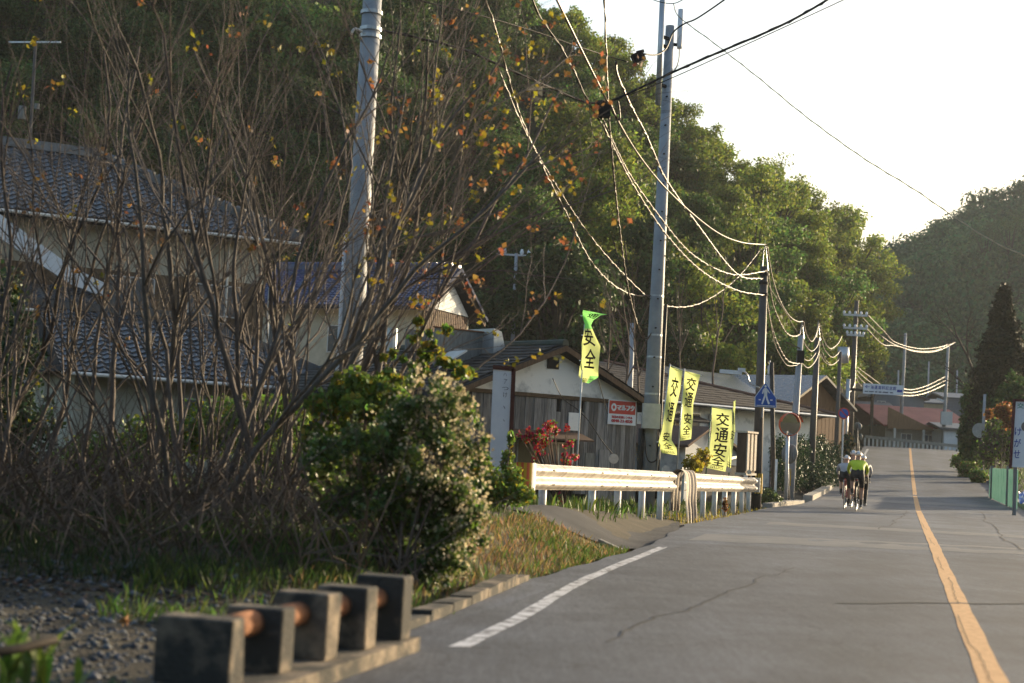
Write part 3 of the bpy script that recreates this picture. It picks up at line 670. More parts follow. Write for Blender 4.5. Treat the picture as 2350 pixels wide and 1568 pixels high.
lobj('sheet', MB().hexa([(2.24, 1.6, za - .15), (2.62, 1.6, za - .05), (2.62, 3.4, za - .05), (2.24, 3.4, za - .15), (2.22, 1.6, za + .46), (2.47, 1.6, za + .4), (2.47, 3.4, za + .4), (2.22, 3.4, za + .46)]), M_steel, ch)
lobj('trim', MB().box(.71, 2.24, 1.97, 2.09, za + .362, za + .39), M_rust, ch)
lobj('roof_sheet', MB().prism([(.25, 1.2, zb + .42), (1.12, 1.2, zb + .92), (1.25, 2.1, zb + .98)], (0, 0, .05)), M_white, hc)
lobj('flue', MB().tube([(1.55, 5, za - .1), (1.55, 5, za + .5)], .16, 10), M_steel, hc)
# red and white tin advertising plate
ax = W(1392, 950, 38.55); bx_ = W(1456, 953, 39.05)
def plate_fn(off): 
    n = unit((bx_[1] - ax[1], -(bx_[0] - ax[0]), 0))
    zt, zb_ = zpx(918, 1424, 38.7), zpx(975, 1424, 38.7)
    return lambda u, v: np.array([ax[0] + (bx_[0] - ax[0]) * u, ax[1] + (bx_[1] - ax[1]) * u, zb_ + (zt - zb_) * v]) + n * (.06 + off)
pf = plate_fn(0); pl = thing('sign_plate', 'red and white enamel advertising plate nailed under the white gable', 'sign', pf(.5, 0))
obj('plate', MB().prism([pf(0, 0), pf(1, 0), pf(1, 1), pf(0, 1)], pf(0, 0) - plate_fn(.02)(0, 0)), M_signwhite, pl)
p2 = plate_fn(.004); obj('red_field', MB().add([p2(.03, .43), p2(.97, .43), p2(.97, .95), p2(.03, .95)], [(0, 1, 2, 3)]), M_red, pl)
p3 = plate_fn(.007); b = MB()
ring = [(math.cos(t), math.sin(t)) for t in np.linspace(0, 2 * math.pi, 25)[:-1]]
vs = [p3(.19 + .095 * c, .69 + .16 * s_) for c, s_ in ring] + [p3(.19 + .045 * c, .69 + .075 * s_) for c, s_ in ring]
b.add(vs, [(i, (i + 1) % 24, 24 + (i + 1) % 24, 24 + i) for i in range(24)]); put_text(b, p3, 'マルフク', .31, .58, .92, .81, .035)
obj('lettering', b, M_signfg, pl)
b = MB(); put_text(b, p3, '電話の金融レンタル', .13, .25, .87, .36, .01); put_text(b, p3, '0848-23-4020', .13, .09, .87, .21, .012); obj('small_lettering', b, M_inkred, pl)

# ---- left house with black tiles
ha, L, z0 = house_at(-120, 46.5, 690, 51.6, 520, 'tiled_house', 'big two storey house with black tiled roofs at the left', z=1.6)
ze = zpx(520, 400, 49.5) - z0; zrg = ze + 2.55
dep = 6.6
lobj('wall', MB().box(.8, L - .9, .7, dep, -1.5, ze), M_cream, ha)
lobj('wall_band', MB().box(.78, L - .88, .66, .70, -1.5, ze - 1.5), M_brownwood, ha)
hipr = L - 6.2
rf = lobj('roof', MB().add([(0, 0, ze), (L, 0, ze), (L, dep + .8, ze), (0, dep + .8, ze), (-1, 3.7, zrg), (hipr, 3.7, zrg), (0, 0, ze - .12), (L, 0, ze - .12), (L, dep + .8, ze - .12), (0, dep + .8, ze - .12)],
    [(0, 1, 5, 4), (1, 2, 5), (2, 3, 4, 5), (3, 0, 4), (0, 6, 7, 1), (1, 7, 8, 2), (2, 8, 9, 3), (3, 9, 6, 0), (6, 9, 8, 7)]), M_roofd, ha)
slv = unit((0, 3.7, zrg - ze)); sll = math.hypot(3.7, zrg - ze)
roof_tiles(rf, (0, 0, ze), (1, 0, 0), slv, int(L / .33), int(sll / .29), M_tile_black, lambda u, v: u < L - v * 6.2 / sll - .1, (.33, .29), tile_shape(.33, .35, .045), n_ind=300, near=lambda u, v: abs(u - 6) + abs(v - 1.5))
lobj('ridge', MB().box(-1, hipr, 3.55, 3.85, zrg - .02, zrg + .28), M_tile_black, rf)
hb = MB(); hb.beam((hipr, 3.7, zrg + .12), (L + .05, .02, ze + .12), .24, .26); hr = lobj('hip_ridge', hb, M_tile_black, rf)
for k in range(16):
    q = np.array((hipr, 3.7, zrg + .26)) + (np.array((L, .05, ze + .26)) - np.array((hipr, 3.7, zrg + .26))) * (k + .5) / 16
    lobj('cap_tile', MB().tube([q + np.array((-.11, .11, .055)), q + np.array((.11, -.11, -.055))], .10, 8), M_tile_black, hr)
lobj('gutter', MB().tube([(-.5, -.08, ze - .08), (L, -.08, ze - .1)], .055, 8), M_white, ha)
for xx in (L - 2.2,): lobj('downpipe', MB().tube([(xx, .62, ze - .15), (xx, .6, -1)], .045, 8), M_white, ha)
lobj('downpipe', MB().tube([(L - .75, .55, ze - 1.6), (L - .78, .55, -1)], .05, 8), M_white, ha)
for (a, b_) in ((4.9, 6.5), (7.6, 9.4)): window(ha, a, b_, ze - 2.7, ze - 1.65, .64, M_steel, 2)
# white curved barge wall and lower roofs in front
wc = MB(); cur = [(.0, ze + .0), (1.2, ze - .55), (2.4, ze - 1.25), (3.6, ze - 1.95), (4.6, ze - 2.3)]
top = [(p[0], -.6, p[1] + .42 - .04 * i) for i, p in enumerate(cur)]; bot = [(p[0], -.6, p[1] - .38 + .05 * i) for i, p in enumerate(cur)][::-1]
lobj('white_barge', wc.prism(top + bot, (0, .14, 0)), M_signwhite, ha)
lr = lobj('lower_roof', MB().hexa([(-.5, -1.6, ze - 3.2), (4.4, -1.6, ze - 3.2), (4.4, .65, ze - 2.3), (-.5, .65, ze - 2.3), (-.5, -1.6, ze - 3.08), (4.4, -1.6, ze - 3.08), (4.4, .65, ze - 2.18), (-.5, .65, ze - 2.18)]), M_roofd, ha)
roof_tiles(lr, (-.5, -1.6, ze - 3.07), (1, 0, 0), (0, 2.25, .9), 18, 10, M_tile_black, n_ind=80)
lobj('gutter', MB().tube([(-.6, -1.68, ze - 3.14), (4.5, -1.68, ze - 3.16)], .05, 8), M_white, lr)
lobj('corrugated_panel', MB().box(1.9, 2.7, -1.2, -1.12, ze - 5.4, ze - 3.9), M_steel, ha)
# annexe roofs lower down
an, La, za0 = house_at(140, 38.5, 820, 42.5, 860, 'tiled_annexe', 'low black tiled annexe below the two storey house', z=.8)
ze2 = zpx(862, 300, 39.5) - za0; zr2 = ze2 + 1.75
lobj('wall', MB().box(.5, La - .4, .6, 5, -1.2, ze2), M_cream, an)
rf2 = lobj('roof', MB().add([(0, 0, ze2), (La, 0, ze2), (La, 6, ze2), (0, 6, ze2), (.2, 3, zr2), (La - 3.6, 3, zr2), (0, 0, ze2 - .1), (La, 0, ze2 - .1)], [(0, 1, 5, 4), (1, 2, 5), (2, 3, 4, 5), (3, 0, 4), (0, 6, 7, 1)]), M_roofd, an)
sll = math.hypot(3, zr2 - ze2); roof_tiles(rf2, (0, 0, ze2), (1, 0, 0), (0, 3, zr2 - ze2), int(La / .27), int(sll / .24), M_tile_black, lambda u, v: u < La - v * 3.6 / sll, n_ind=250, near=lambda u, v: abs(u - 2))
lobj('hip_ridge', MB().beam((La - 3.6, 3, zr2 + .1), (La, 0, ze2 + .1), .22, .24), M_tile_black, rf2)
lobj('ridge', MB().box(0, La - 3.6, 2.88, 3.12, zr2, zr2 + .2), M_tile_black, rf2)
lobj('gutter', MB().tube([(0, -.08, ze2 - .05), (La, -.08, ze2 - .07)], .05, 8), M_white, an)
window(an, 3.2, 4.6, .2, 1.3, .58, M_steel, 2)

# ---- blue tiled house
hb_, L, z0 = house_at(545, 65.6, 980, 62.4, 705, 'blue_roofed_house', 'house with a glossy blue tiled gable roof behind the branches', z=2.2)
ze = zpx(706, 800, 64.6) - z0; zrg = zpx(622, 840, 67.2) - z0; dep = 5.6; hy = 3.1
lobj('wall', MB().box(.4, L - .55, .7, dep, -2, ze), M_cream, hb_)
rf = lobj('roof', MB().add([(0, 0, ze), (L, 0, ze), (L, hy * 2, ze), (0, hy * 2, ze), (0, hy, zrg), (L, hy, zrg), (0, 0, ze - .13), (L, 0, ze - .13), (L, hy * 2, ze - .13), (0, hy * 2, ze - .13), (0, hy, zrg - .13), (L, hy, zrg - .13)],
    [(0, 1, 5, 4), (4, 5, 2, 3), (0, 6, 7, 1), (6, 10, 11, 7), (10, 9, 8, 11), (1, 7, 11, 5), (5, 11, 8, 2), (0, 4, 10, 6), (4, 3, 9, 10)]), M_roofd, hb_)
sll = math.hypot(hy, zrg - ze); roof_tiles(rf, (0, 0, ze), (1, 0, 0), (0, hy, zrg - ze), int(L / .27), int(sll / .24), M_tile_blue, n_ind=300, near=lambda u, v: -u)
lobj('ridge', MB().box(0, L, hy - .13, hy + .13, zrg, zrg + .22), M_tile_blue, rf)
for k in range(int(L / .35)): lobj('cap_tile', MB().tube([(k * .35, hy, zrg + .24), (k * .35 + .33, hy, zrg + .25)], .10, 8), M_tile_blue, rf)
for sgn in (0, 1):
    a, b_ = ((L + .02, -.05, ze + .03), (L + .02, hy, zrg + .05)) if sgn == 0 else ((L + .02, hy, zrg + .05), (L + .02, hy * 2 + .05, ze + .03))
    lobj('verge_tile', MB().beam(a, b_, .16, .14), M_verge, rf)
    a2, b2 = tuple(np.array(a) - (.06, 0, .2)), tuple(np.array(b_) - (.06, 0, .2)); lobj('barge_board', MB().beam(a2, b2, .05, .16), M_brownwood, rf)
gx_ = L - .5
lobj('gable', MB().prism([(gx_, .9, ze + .1), (gx_, 2 * hy - .9, ze + .1), (gx_, hy, zrg - .3)], (.06, 0, 0)), M_plaster, hb_)
for k in range(24): lobj('slat', MB().box(gx_ - .02, gx_ + .05, .75 + k * .19, .75 + k * .19 + .13, ze - 1.6, ze + .06), M_brownwood, hb_)
for (a, b_) in ((1.2, 2.6), (4.0, 5.6)): window(hb_, a, b_, ze - 1.9, ze - .75, .66, M_steel, 2)

# ---- hipped house right of the big pole
hd, L, z0 = house_at(1470, 55.0, 1915, 62.5, 940, 'hip_roofed_house', 'single storey house with a grey brown hipped roof behind the flags')
ze = zpx(938, 1760, 59.5) - z0; zrg = zpx(848, 1600, 61) - z0
lobj('wall', MB().box(.5, L - .5, .6, 7, -.5, ze), M_plaster, hd)
lobj('lower_wall', MB().box(L - 3.2, L - .46, .56, .6, -.5, 1.0), M_pink, hd)
hx0, hx1 = .8, 1.9; hy = 3.8
rf = lobj('roof', MB().add([(0, 0, ze), (L, 0, ze), (L, 2 * hy, ze), (0, 2 * hy, ze), (hx0, hy, zrg), (hx1, hy, zrg), (0, 0, ze - .12), (L, 0, ze - .12), (L, 2 * hy, ze - .12), (0, 2 * hy, ze - .12)],
    [(0, 1, 5, 4), (1, 2, 5), (2, 3, 4, 5), (3, 0, 4), (0, 6, 7, 1), (1, 7, 8, 2), (2, 8, 9, 3), (3, 9, 6, 0), (6, 9, 8, 7)]), M_brownroof, hd)
lobj('hip_ridge', MB().tube([(hx1, hy, zrg + .04), (L, 0, ze + .04)], .07, 6), mat('rusty_ridge', (.13, .07, .055), scale=5), rf)
slv = np.array((0, hy, zrg - ze)); sll = np.linalg.norm(slv)
roof_tiles(rf, (0, 0, ze), (1, 0, 0), slv, int(L / .32), int(sll / .28), M_brownroof, lambda u, v: u < L - v / sll * (L - hx1) - .2 and u > v / sll * hx0 + .1, (.32, .28), flat_tile(.32, .3), n_ind=0)
lobj('gutter', MB().tube([(0, -.07, ze - .06), (L, -.07, ze - .08)], .05, 8), M_steel, hd)
for (a, b_) in ((2.4, 3.8), (4.3, 5.2)): window(hd, a, b_, .3, ze - .35, .56, M_steel, 2)
lobj('porch_roof', MB().hexa([(.9, -.3, ze - .75), (3.6, -.3, ze - .75), (3.6, .6, ze - .5), (.9, .6, ze - .5), (.9, -.3, ze - .68), (3.6, -.3, ze - .68), (3.6, .6, ze - .43), (.9, .6, ze - .43)]), M_roofd, hd)
# small white shed with dark opening
sh, L, z0 = house_at(1572, 41.0, 1705, 43.4, 1060, 'shed', 'small white gabled shed with a dark opening behind the flags')
ze = zpx(1045, 1640, 42.2) - z0; zg = zpx(985, 1618, 42) - z0
lobj('wall', MB().prism([(0, 0, -.4), (L, 0, -.4), (L, 0, ze), (L * .32, 0, zg), (0, 0, ze + .3)], (0, 3, 0)), M_plaster, sh)
lobj('opening', MB().box(.45, L - .1, -.03, -.004, -.3, ze - .25), M_dark, sh)
lobj('roof', MB().hexa([(L * .32, -.2, zg), (L + .35, -.2, ze - .12), (L + .35, 3.2, ze - .12), (L * .32, 3.2, zg), (L * .32, -.2, zg + .07), (L + .35, -.2, ze - .05), (L + .35, 3.2, ze - .05), (L * .32, 3.2, zg + .07)]), M_brownwood, sh)
lobj('roof', MB().hexa([(-.2, -.2, ze + .16), (L * .32, -.2, zg), (L * .32, 3.2, zg), (-.2, 3.2, ze + .16), (-.2, -.2, ze + .23), (L * .32, -.2, zg + .07), (L * .32, 3.2, zg + .07), (-.2, 3.2, ze + .23)]), M_brownwood, sh)
lobj('brace', MB().beam((-.4, -.15, ze - .4), (L + .2, -.15, ze + .1), .05, .07), M_steel, sh)
# tan gabled house
he, L, z0 = house_at(1800, 71.0, 1940, 75.5, 950, 'tan_house', 'house with a tan boarded gable and blue grey roof behind the poles')
ze = zpx(938, 1930, 75) - z0; zg = zpx(866, 1866, 73) - z0; xm = L * .5
lobj('wall', MB().prism([(0, 0, -.5), (L - .35, 0, -.5), (L - .35, 0, ze), (xm, 0, zg - .1), (0, 0, ze + .1)], (0, 7, 0)), M_tan, he)
for sgn in (0, 1):
    xe = L + .25 if sgn else -.5; zz = zg - (zg - ze) * abs(xe - xm) / (L - xm)
    lobj('roof', MB().hexa([(xe, -.5, zz), (xm, -.5, zg), (xm, 8, zg), (xe, 8, zz), (xe, -.5, zz + .12), (xm, -.5, zg + .12), (xm, 8, zg + .12), (xe, 8, zz + .12)]), M_tile_black, he)
lobj('side_roof', MB().hexa([(-5.2, 1, ze + .0), (xm, .6, ze + .0), (xm, 4.5, zg - .05), (-4.4, 4.5, zg - .05), (-5.2, 1, ze + .12), (xm, .6, ze + .12), (xm, 4.5, zg + .07), (-4.4, 4.5, zg + .07)]), M_tile_black, he)
for k in range(14): lobj('board', MB().box(.1 + k * (L - .6) / 14, .1 + (k + .9) * (L - .6) / 14, -.03, -.004, -.4, ze), M_tan, he)

# ---- buildings beyond the crest
def simple_house(name, label, pl, pr, D, pyb, pye, pyr, wallm, roofm, dep=8, gable='side', win=(), twist=0, over=.4):
    a, b = W(pl, pyb, D - twist), W(pr, pyb, D + twist); L = math.hypot(b[0] - a[0], b[1] - a[1])
    t = thing(name, label, 'house', a, math.atan2(b[1] - a[1], b[0] - a[0])); mid = (pl + pr) / 2
    ze, zg = zpx(pye, mid, D) - a[2], zpx(pyr, mid, D + (0 if gable == 'front' else dep * .3)) - a[2]
    lobj('wall', MB().box(0, L, 0, dep, -3, ze), wallm, t)
    if gable == 'front':
        lobj('gable', MB().prism([(0, .02, ze), (L, .02, ze), (L / 2, .02, zg)], (0, dep - .04, 0)), wallm, t)
        for s_ in (-1, 1):
            xe = L / 2 + s_ * (L / 2 + over); zz = zg - (zg - ze) * (L / 2 + over) / (L / 2)
            lobj('roof', MB().hexa([(xe, -over, zz), (L / 2, -over, zg), (L / 2, dep + over, zg), (xe, dep + over, zz), (xe, -over, zz + .14), (L / 2, -over, zg + .14), (L / 2, dep + over, zg + .14), (xe, dep + over, zz + .14)]), roofm, t)
    else:
        for s_ in (0, 1):
            y0 = -over if s_ == 0 else dep + over
            lobj('roof', MB().hexa([(-over, y0, ze - .1), (L + over, y0, ze - .1), (L + over, dep / 2, zg), (-over, dep / 2, zg), (-over, y0, ze + .05), (L + over, y0, ze + .05), (L + over, dep / 2, zg + .15), (-over, dep / 2, zg + .15)]), roofm, t)
    for (u0, u1, v0, v1) in win: window(t, L * u0, L * u1, ze * v0, ze * v1, -.01, M_white, 2)
    return t, L, ze, zg
M_slateblue = mat('slate_blue_roof', (.07, .08, .10), rough=.5, scale=1, var=.2, spec=.5)
simple_house('grey_house', 'grey house with a blunt grey roof under the direction sign', 1995, 2118, 141, 1010, 912, 888, M_greywall, M_slateblue, 9, 'front', [(.12, .28, .62, .9), (.72, .86, .5, .8)])
simple_house('grey_house', 'low grey blue house left of the brown gable', 1968, 2052, 135, 1005, 955, 925, M_greywall, M_slateblue, 7, 'side', [(.3, .5, .3, .75)])
t, L, ze, zg = simple_house('red_roofed_house', 'long low house with a faded red roof beyond the crest', 2030, 2230, 127, 1030, 982, 938, mat('beige_wall', (.30, .27, .22)), M_redroof, 9, 'side', [(.18, .3, -.2, .7), (.42, .56, -.2, .7), (.7, .85, .1, .7)], twist=1.0)
lobj('brown_gable', MB().prism([(-.1, -.6, ze - .25), (L * .55, -.6, ze - .25), (-.1, -.6, zg - .2)], (0, .1, 0)), M_tan, t)
for xx in (.05, .38, .62): lobj('porch_post', MB().box(L * xx, L * xx + .14, -.75, -.6, -1.5, ze - .2), M_white, t)
simple_house('white_house', 'white walled house at the right end of the red roof', 2165, 2232, 123.5, 1030, 985, 975, M_signwhite, M_slateblue, 6, 'side', [(.45, .8, .1, .7)])
simple_house('cream_house', 'cream block showing above the red roof', 2112, 2168, 160, 985, 925, 918, mat('pale_cream_wall', (.42, .34, .24)), M_slateblue, 6, 'side', [(.75, .85, .6, .75)], over=.15)
simple_house('grey_warehouse', 'plain slate grey building behind the far right poles', 2166, 2275, 168, 985, 915, 905, mat('slate_grey_wall', (.13, .145, .175)), M_slateblue, 9, 'side', over=.15)

# ---- white railing on the crest
fr = thing('crest_railing', 'white railing across the top of the hill beyond the road', 'railing', W(1985, 1022, 121))
A, B = W(1985, 1002, 121), W(2215, 1026, 119)
obj('top_rail', MB().beam(A, B, .2, .22), M_conc, fr)
n = 24
for k in range(n + 1):
    p = A + (B - A) * k / n; obj('post', MB().box(p[0] - .06, p[0] + .06, p[1] - .06, p[1] + .06, p[2] - 1.1, p[2] - .1), M_white, fr)
obj('base', MB().beam(A - (0, 0, .85), B - (0, 0, .85), .2, .12), M_conc, fr)

# ================================================================== STREET FURNITURE
def vpole(name, label, px, py_base, py_top, D, r0, r1, m, px_top=None, zb=None, n=14, cat='utility pole'):
    """pole from the ground up to py_top"""
    t = W(px_top if px_top is not None else px, py_top, D); b = W(px, py_base, D)
    base = np.array([b[0], D, (float(gz(b[0], D)) if zb is None else zb) - .3]); top = np.array([t[0], D, t[2]])
    p = thing(name, label, cat, (base[0], base[1], base[2] + .3))
    obj('shaft', MB().tube([base, base + (top - base) * .5, top], [r0, (r0 + r1) / 2, r1], n), m, p, True)
    return p, base, top
def at_pole(base, top, z): k = (z - base[2]) / (top[2] - base[2]); return base + (top - base) * k

# big grey pole in the middle
p, b0, t0 = vpole('utility_pole', 'tall pale grey concrete pole behind the guard rail joint', 1484, 1160, 60, 33, .185, .095, M_pole, 1538)
def band(P, b0, t0, z, r, h=.05, m=M_steel, name='band'): c = at_pole(b0, t0, z); return obj(name, MB().tube([c - (0, 0, h / 2), c + (0, 0, h / 2)], r, 14), m, P)
for py in (905, 820, 770, 680, 285, 205, 120): z = zpx(py, 1510, 33); band(p, b0, t0, z, .19 - .01 * z, .04)
q = at_pole(b0, t0, zpx(960, 1490, 33)); obj('meter_box', MB().box(q[0] - .21, q[0] + .16, q[1] - .36, q[1] - .16, q[2] - .22, q[2] + .3), M_steel, p)
zz0 = b0[2]; pts = [at_pole(b0, t0, z) + (.19, -.08, 0) for z in np.linspace(.3, 4.4, 6)]; obj('conduit', MB().tube(pts, .035, 8), M_black, p, True)
pts = [at_pole(b0, t0, z) + (-.2, -.12, 0) for z in np.linspace(.2, 1.75, 4)]; obj('cable_guard', MB().tube(pts, .06, 8), M_black, p, True)
q = at_pole(b0, t0, 1.2); obj('loop_cable', MB().tube(smooth_path([q + (-.15, -.25, .45), q + (-.05, -.28, -.1), q + (.15, -.26, -.05), q + (.16, -.25, .5)], 5), .014, 5), M_black, p, True)
for z in np.arange(1.4, 9.2, .62): q = at_pole(b0, t0, z); obj('step_bolt', MB().tube([q + (.02 if int(z * 10) % 2 else -.02, -.17 + .008 * z, 0), q + (0, -.21 + .008 * z, 0)], .016, 6), M_dark, p)
q0, q1 = W(1510, 240, 32.8), W(1522, -30, 32.8); ex = obj('extension_pipe', MB().tube([q0, q1], .062, 12), M_steel, p, True)
for py in (195, 105, 85): a_ = W(1516 + (195 - py) * .05, py, 32.8); obj('bracket', MB().beam(a_, a_ + (.2, .2, 0), .06, .06), M_dark, p)
a_, b_ = W(1559, 112, 33), W(1563, 22, 33); obj('antenna', MB().tube([a_, a_ + (b_ - a_) * .1, b_], [.055, .062, .06], 12), M_signwhite, p, True)
a_ = W(1540, 102, 33); obj('bracket', MB().beam(a_, W(1562, 104, 33), .05, .06), M_dark, p)
obj('antenna_lead', MB().tube(smooth_path([W(1559, 113, 33), W(1558, 135, 33), W(1552, 155, 33), W(1543, 168, 33)], 4), .012, 5), M_black, p)
# left near pole
p, b0, t0 = vpole('utility_pole', 'thick grey concrete pole rising through the bare branches', 786, 1150, -160, 21.5, .175, .125, M_pole, 864, zb=.3)
for py in (30, 68, 85): z = zpx(py, 850, 21.5); band(p, b0, t0, z, .155, .05)
q = at_pole(b0, t0, zpx(80, 850, 21.5)); obj('bracket', MB().tube(smooth_path([q + (-.1, -.15, 0), q + (-.2, -.2, .02), q + (-.24, -.2, -.06)], 4), .02, 6), M_white, p)
pts = [at_pole(b0, t0, z) + (-.17, -.1, 0) for z in np.linspace(.3, 4, 5)]; obj('guy_sleeve', MB().tube(pts, .025, 8), M_signwhite, p, True)
# dark brown pole with the crossing sign
pd, b0, t0 = vpole('utility_pole', 'dark brown pole carrying the blue pedestrian crossing sign', 1735, 1163, 612, 41.2, .135, .10, M_poled, 1754)
for py in (650, 630, 676): band(pd, b0, t0, zpx(py, 1752, 41.2), .125, .07, M_dark)
q = W(1754, 612, 41.2); obj('top_bracket', MB().tube([q + (-.06, 0, -.1), W(1756, 548, 41.2), q + (.1, 0, -.1)], .018, 6), M_steel, pd)
for k in range(5):
    z = b0[2] + .62 + k * .0; c = at_pole(b0, t0, b0[2] + .75); a = -1.9 + k * .5
    e = c + (math.cos(a) * .142, math.sin(a) * .142, 0); obj('stripe', MB().beam(e, e + (0, 0, .52), .045, .01, (math.cos(a), math.sin(a), .001)), M_yellowtape, pd)
obj('tape_sleeve', MB().tube([at_pole(b0, t0, b0[2] + .7), at_pole(b0, t0, b0[2] + 1.32)], .139, 14), M_ink, pd)
# pedestrian crossing sign
sg = thing('crossing_sign', 'blue pedestrian crossing sign with a white walking figure', 'sign', W(1757, 938, 40.9))
def S(D=40.95): return lambda x, y: W(x, y, D)
P5 = [(1757, 877), (1782, 914), (1782, 937), (1732, 934), (1732, 911)]
s0 = S(); n_ = [s0(*q) for q in P5]; obj('panel', MB().prism(n_[::-1], (0, .02, 0)), M_signfg, sg)
cxy = (1757, 915); s1 = S(40.93); obj('blue_field', MB().add([s1(cxy[0] + (x - cxy[0]) * .93, cxy[1] + (y - cxy[1]) * .93) for x, y in P5][::-1], [(0, 1, 2, 3, 4)]), M_blue, sg)
s2 = S(40.91); man = MB()
def poly2(m_, f2, pts): m_.add([f2(x, y) for x, y in pts][::-1], [tuple(range(len(pts)))])
poly2(man, s2, [(1757 + 2.6 * math.cos(t), 887 + 2.9 * math.sin(t)) for t in np.linspace(0, 6.28, 13)[:-1]])
poly2(man, s2, [(1753.5, 890.5), (1759.5, 891), (1761.5, 896), (1760.5, 908), (1753.5, 908)])
poly2(man, s2, [(1759.5, 892), (1762, 893.5), (1767, 902), (1765.5, 903.5), (1760, 897)])
poly2(man, s2, [(1753.5, 891.5), (1755, 896), (1751, 904.5), (1748.5, 903.5), (1750.5, 895)])
poly2(man, s2, [(1753.5, 907.5), (1757.5, 908), (1755, 916), (1750.5, 928), (1747, 927.5)])
poly2(man, s2, [(1756.5, 908), (1760.5, 907.5), (1762.5, 916), (1767, 927), (1763, 928.5), (1758.5, 917)])
poly2(man, s2, [(1736, 929.5), (1778, 931.5), (1778, 933.5), (1736, 931.5)]); poly2(man, s2, [(1741, 916), (1746, 916.3), (1746, 919), (1741, 918.7)]); poly2(man, s2, [(1767.5, 917), (1773, 917.3), (1773, 920), (1767.5, 919.7)])
obj('walking_figure', man, M_signfg, sg)
obj('bracket', MB().beam(W(1752, 905, 40.97), W(1752, 905, 41.15), .12, .04).beam(W(1752, 930, 40.97), W(1752, 930, 41.15), .12, .04), M_steel, sg)
obj('rear_stay', MB().beam(W(1750, 936, 41.0), W(1749, 958, 41.0), .03, .03), M_steel, sg)
# other poles
def extra_pole(label, px, pyb, pyt, D, r0, r1, m, pxt, zb=None, name='utility_pole'):
    return vpole(name, label, px, pyb, pyt, D, r0, r1, m, pxt, zb)
p, b0, t0 = extra_pole('short dark wooden post with a pale board at its foot', 1779, 1125, 832, 45, .075, .06, M_wood, 1771)
obj('cap_fitting', MB().tube([t0 - (.09, .05, .35), t0 - (.09, .05, .1)], .03, 6).tube([t0 - (.05, 0, .1), t0 - (.05, 0, -.05)], .02, 6), M_signwhite, p)
q = at_pole(b0, t0, b0[2] + .5); obj('foot_board', MB().box(q[0] - .02, q[0] + .05, q[1] - .1, q[1] - .08, q[2], q[2] + 1.2), M_signfg, p)
p5, b5, t5 = extra_pole('grey pole standing behind the big round mirror', 1816, 1020, 770, 50.5, .14, .09, M_pole, 1838)
obj('top_bracket', MB().tube([t5 + (-.05, 0, -.1), W(1841, 735, 50.5), t5 + (.1, 0, -.1)], .02, 6), M_steel, p5)
obj('cable_arm', MB().tube([W(1803, 785, 50.4), W(1836, 800, 50.4)], .025, 6), M_cable, p5)
obj('splice_box', MB().box(t5[0] - .12, t5[0] + .1, t5[1] - .2, t5[1] - .05, t5[2] - .9, t5[2] - .5), M_dark, p5)
p6, b6, t6 = extra_pole('slim dark pole second in the row behind the hedge', 1862, 1045, 775, 58, .14, .10, M_poled, 1876)
obj('top_bracket', MB().tube([t6 + (-.05, 0, -.1), W(1878, 735, 58), t6 + (.1, 0, -.1)], .02, 6), M_steel, p6)
p7, b7, t7 = extra_pole('slim dark pole third in the row above the hedge', 1917, 1060, 808, 68, .11, .08, M_poled, 1928)
p8, b8, t8 = extra_pole('tall dark pole with crossarms and insulators near the crest', 1948, 1040, 690, 80, .17, .11, M_poled, 1966)
for py, w in ((722, 55), (752, 55), (768, 40)):
    a_, c_ = W(1963 - w / 2, py, 79.8), W(1963 + w / 2, py + 3, 79.8); ca = obj('crossarm', MB().beam(a_, c_, .1, .1), M_steel, p8)
    for k in np.linspace(.03, .97, 5): q = a_ + (c_ - a_) * k; obj('insulator', MB().tube([q + (0, 0, .05), q + (0, 0, .11), q + (0, 0, .2)], [.05, .075, .04], 8), M_signwhite, ca)
q = W(1935, 815, 79.6); obj('transformer', MB().tube([q - (0, 0, .4), q + (0, 0, .4)], .3, 14), M_steel, p8, True)
ps, bs, ts = extra_pole('light grey steel pole that holds the direction sign', 1937, 1045, 870, 76, .11, .10, M_steel, 1947, name='sign_pole')
a_ = W(1948, 893, 76); obj('sign_arm', MB().beam(a_, W(1990, 897, 76), .08, .12), M_dark, ps)
# direction sign
ds = thing('direction_sign', 'long white overhead direction sign with blue lettering and arrow', 'sign', W(2030, 905, 75.9))
A = [W(1982, 880, 75.9), W(2074, 885, 75.9), W(2073, 908, 75.9), W(1981, 903, 75.9)]
obj('panel', MB().prism(A[::-1], (0, .06, 0)), M_signwhite, ds)
def dsf(u, v): return (A[3] * (1 - u) + A[2] * u) * (1 - v) + (A[0] * (1 - u) + A[1] * u) * v + np.array((0, -.012, 0))
b = MB(); put_text(b, dsf, '←', .04, .52, .15, .86, .02)
for k, ch in enumerate('海運資料記念館'): put_text(b, dsf, ch, .18 + k * .093, .48, .255 + k * .093, .84, .015)
b.add([dsf(.84, .3), dsf(.97, .3), dsf(.97, .55), dsf(.84, .55)], [(0, 1, 2, 3)])
obj('lettering', b, M_inkblue, ds); b = MB()
for k, (u0, u1) in enumerate(((.03, .12), (.14, .26), (.29, .35), (.38, .45), (.48, .62), (.66, .74))): b.add([dsf(u0, .16), dsf(u1, .16), dsf(u1, .27), dsf(u0, .27)], [(0, 1, 2, 3)])
obj('small_lettering', b, M_inkgrey, ds)
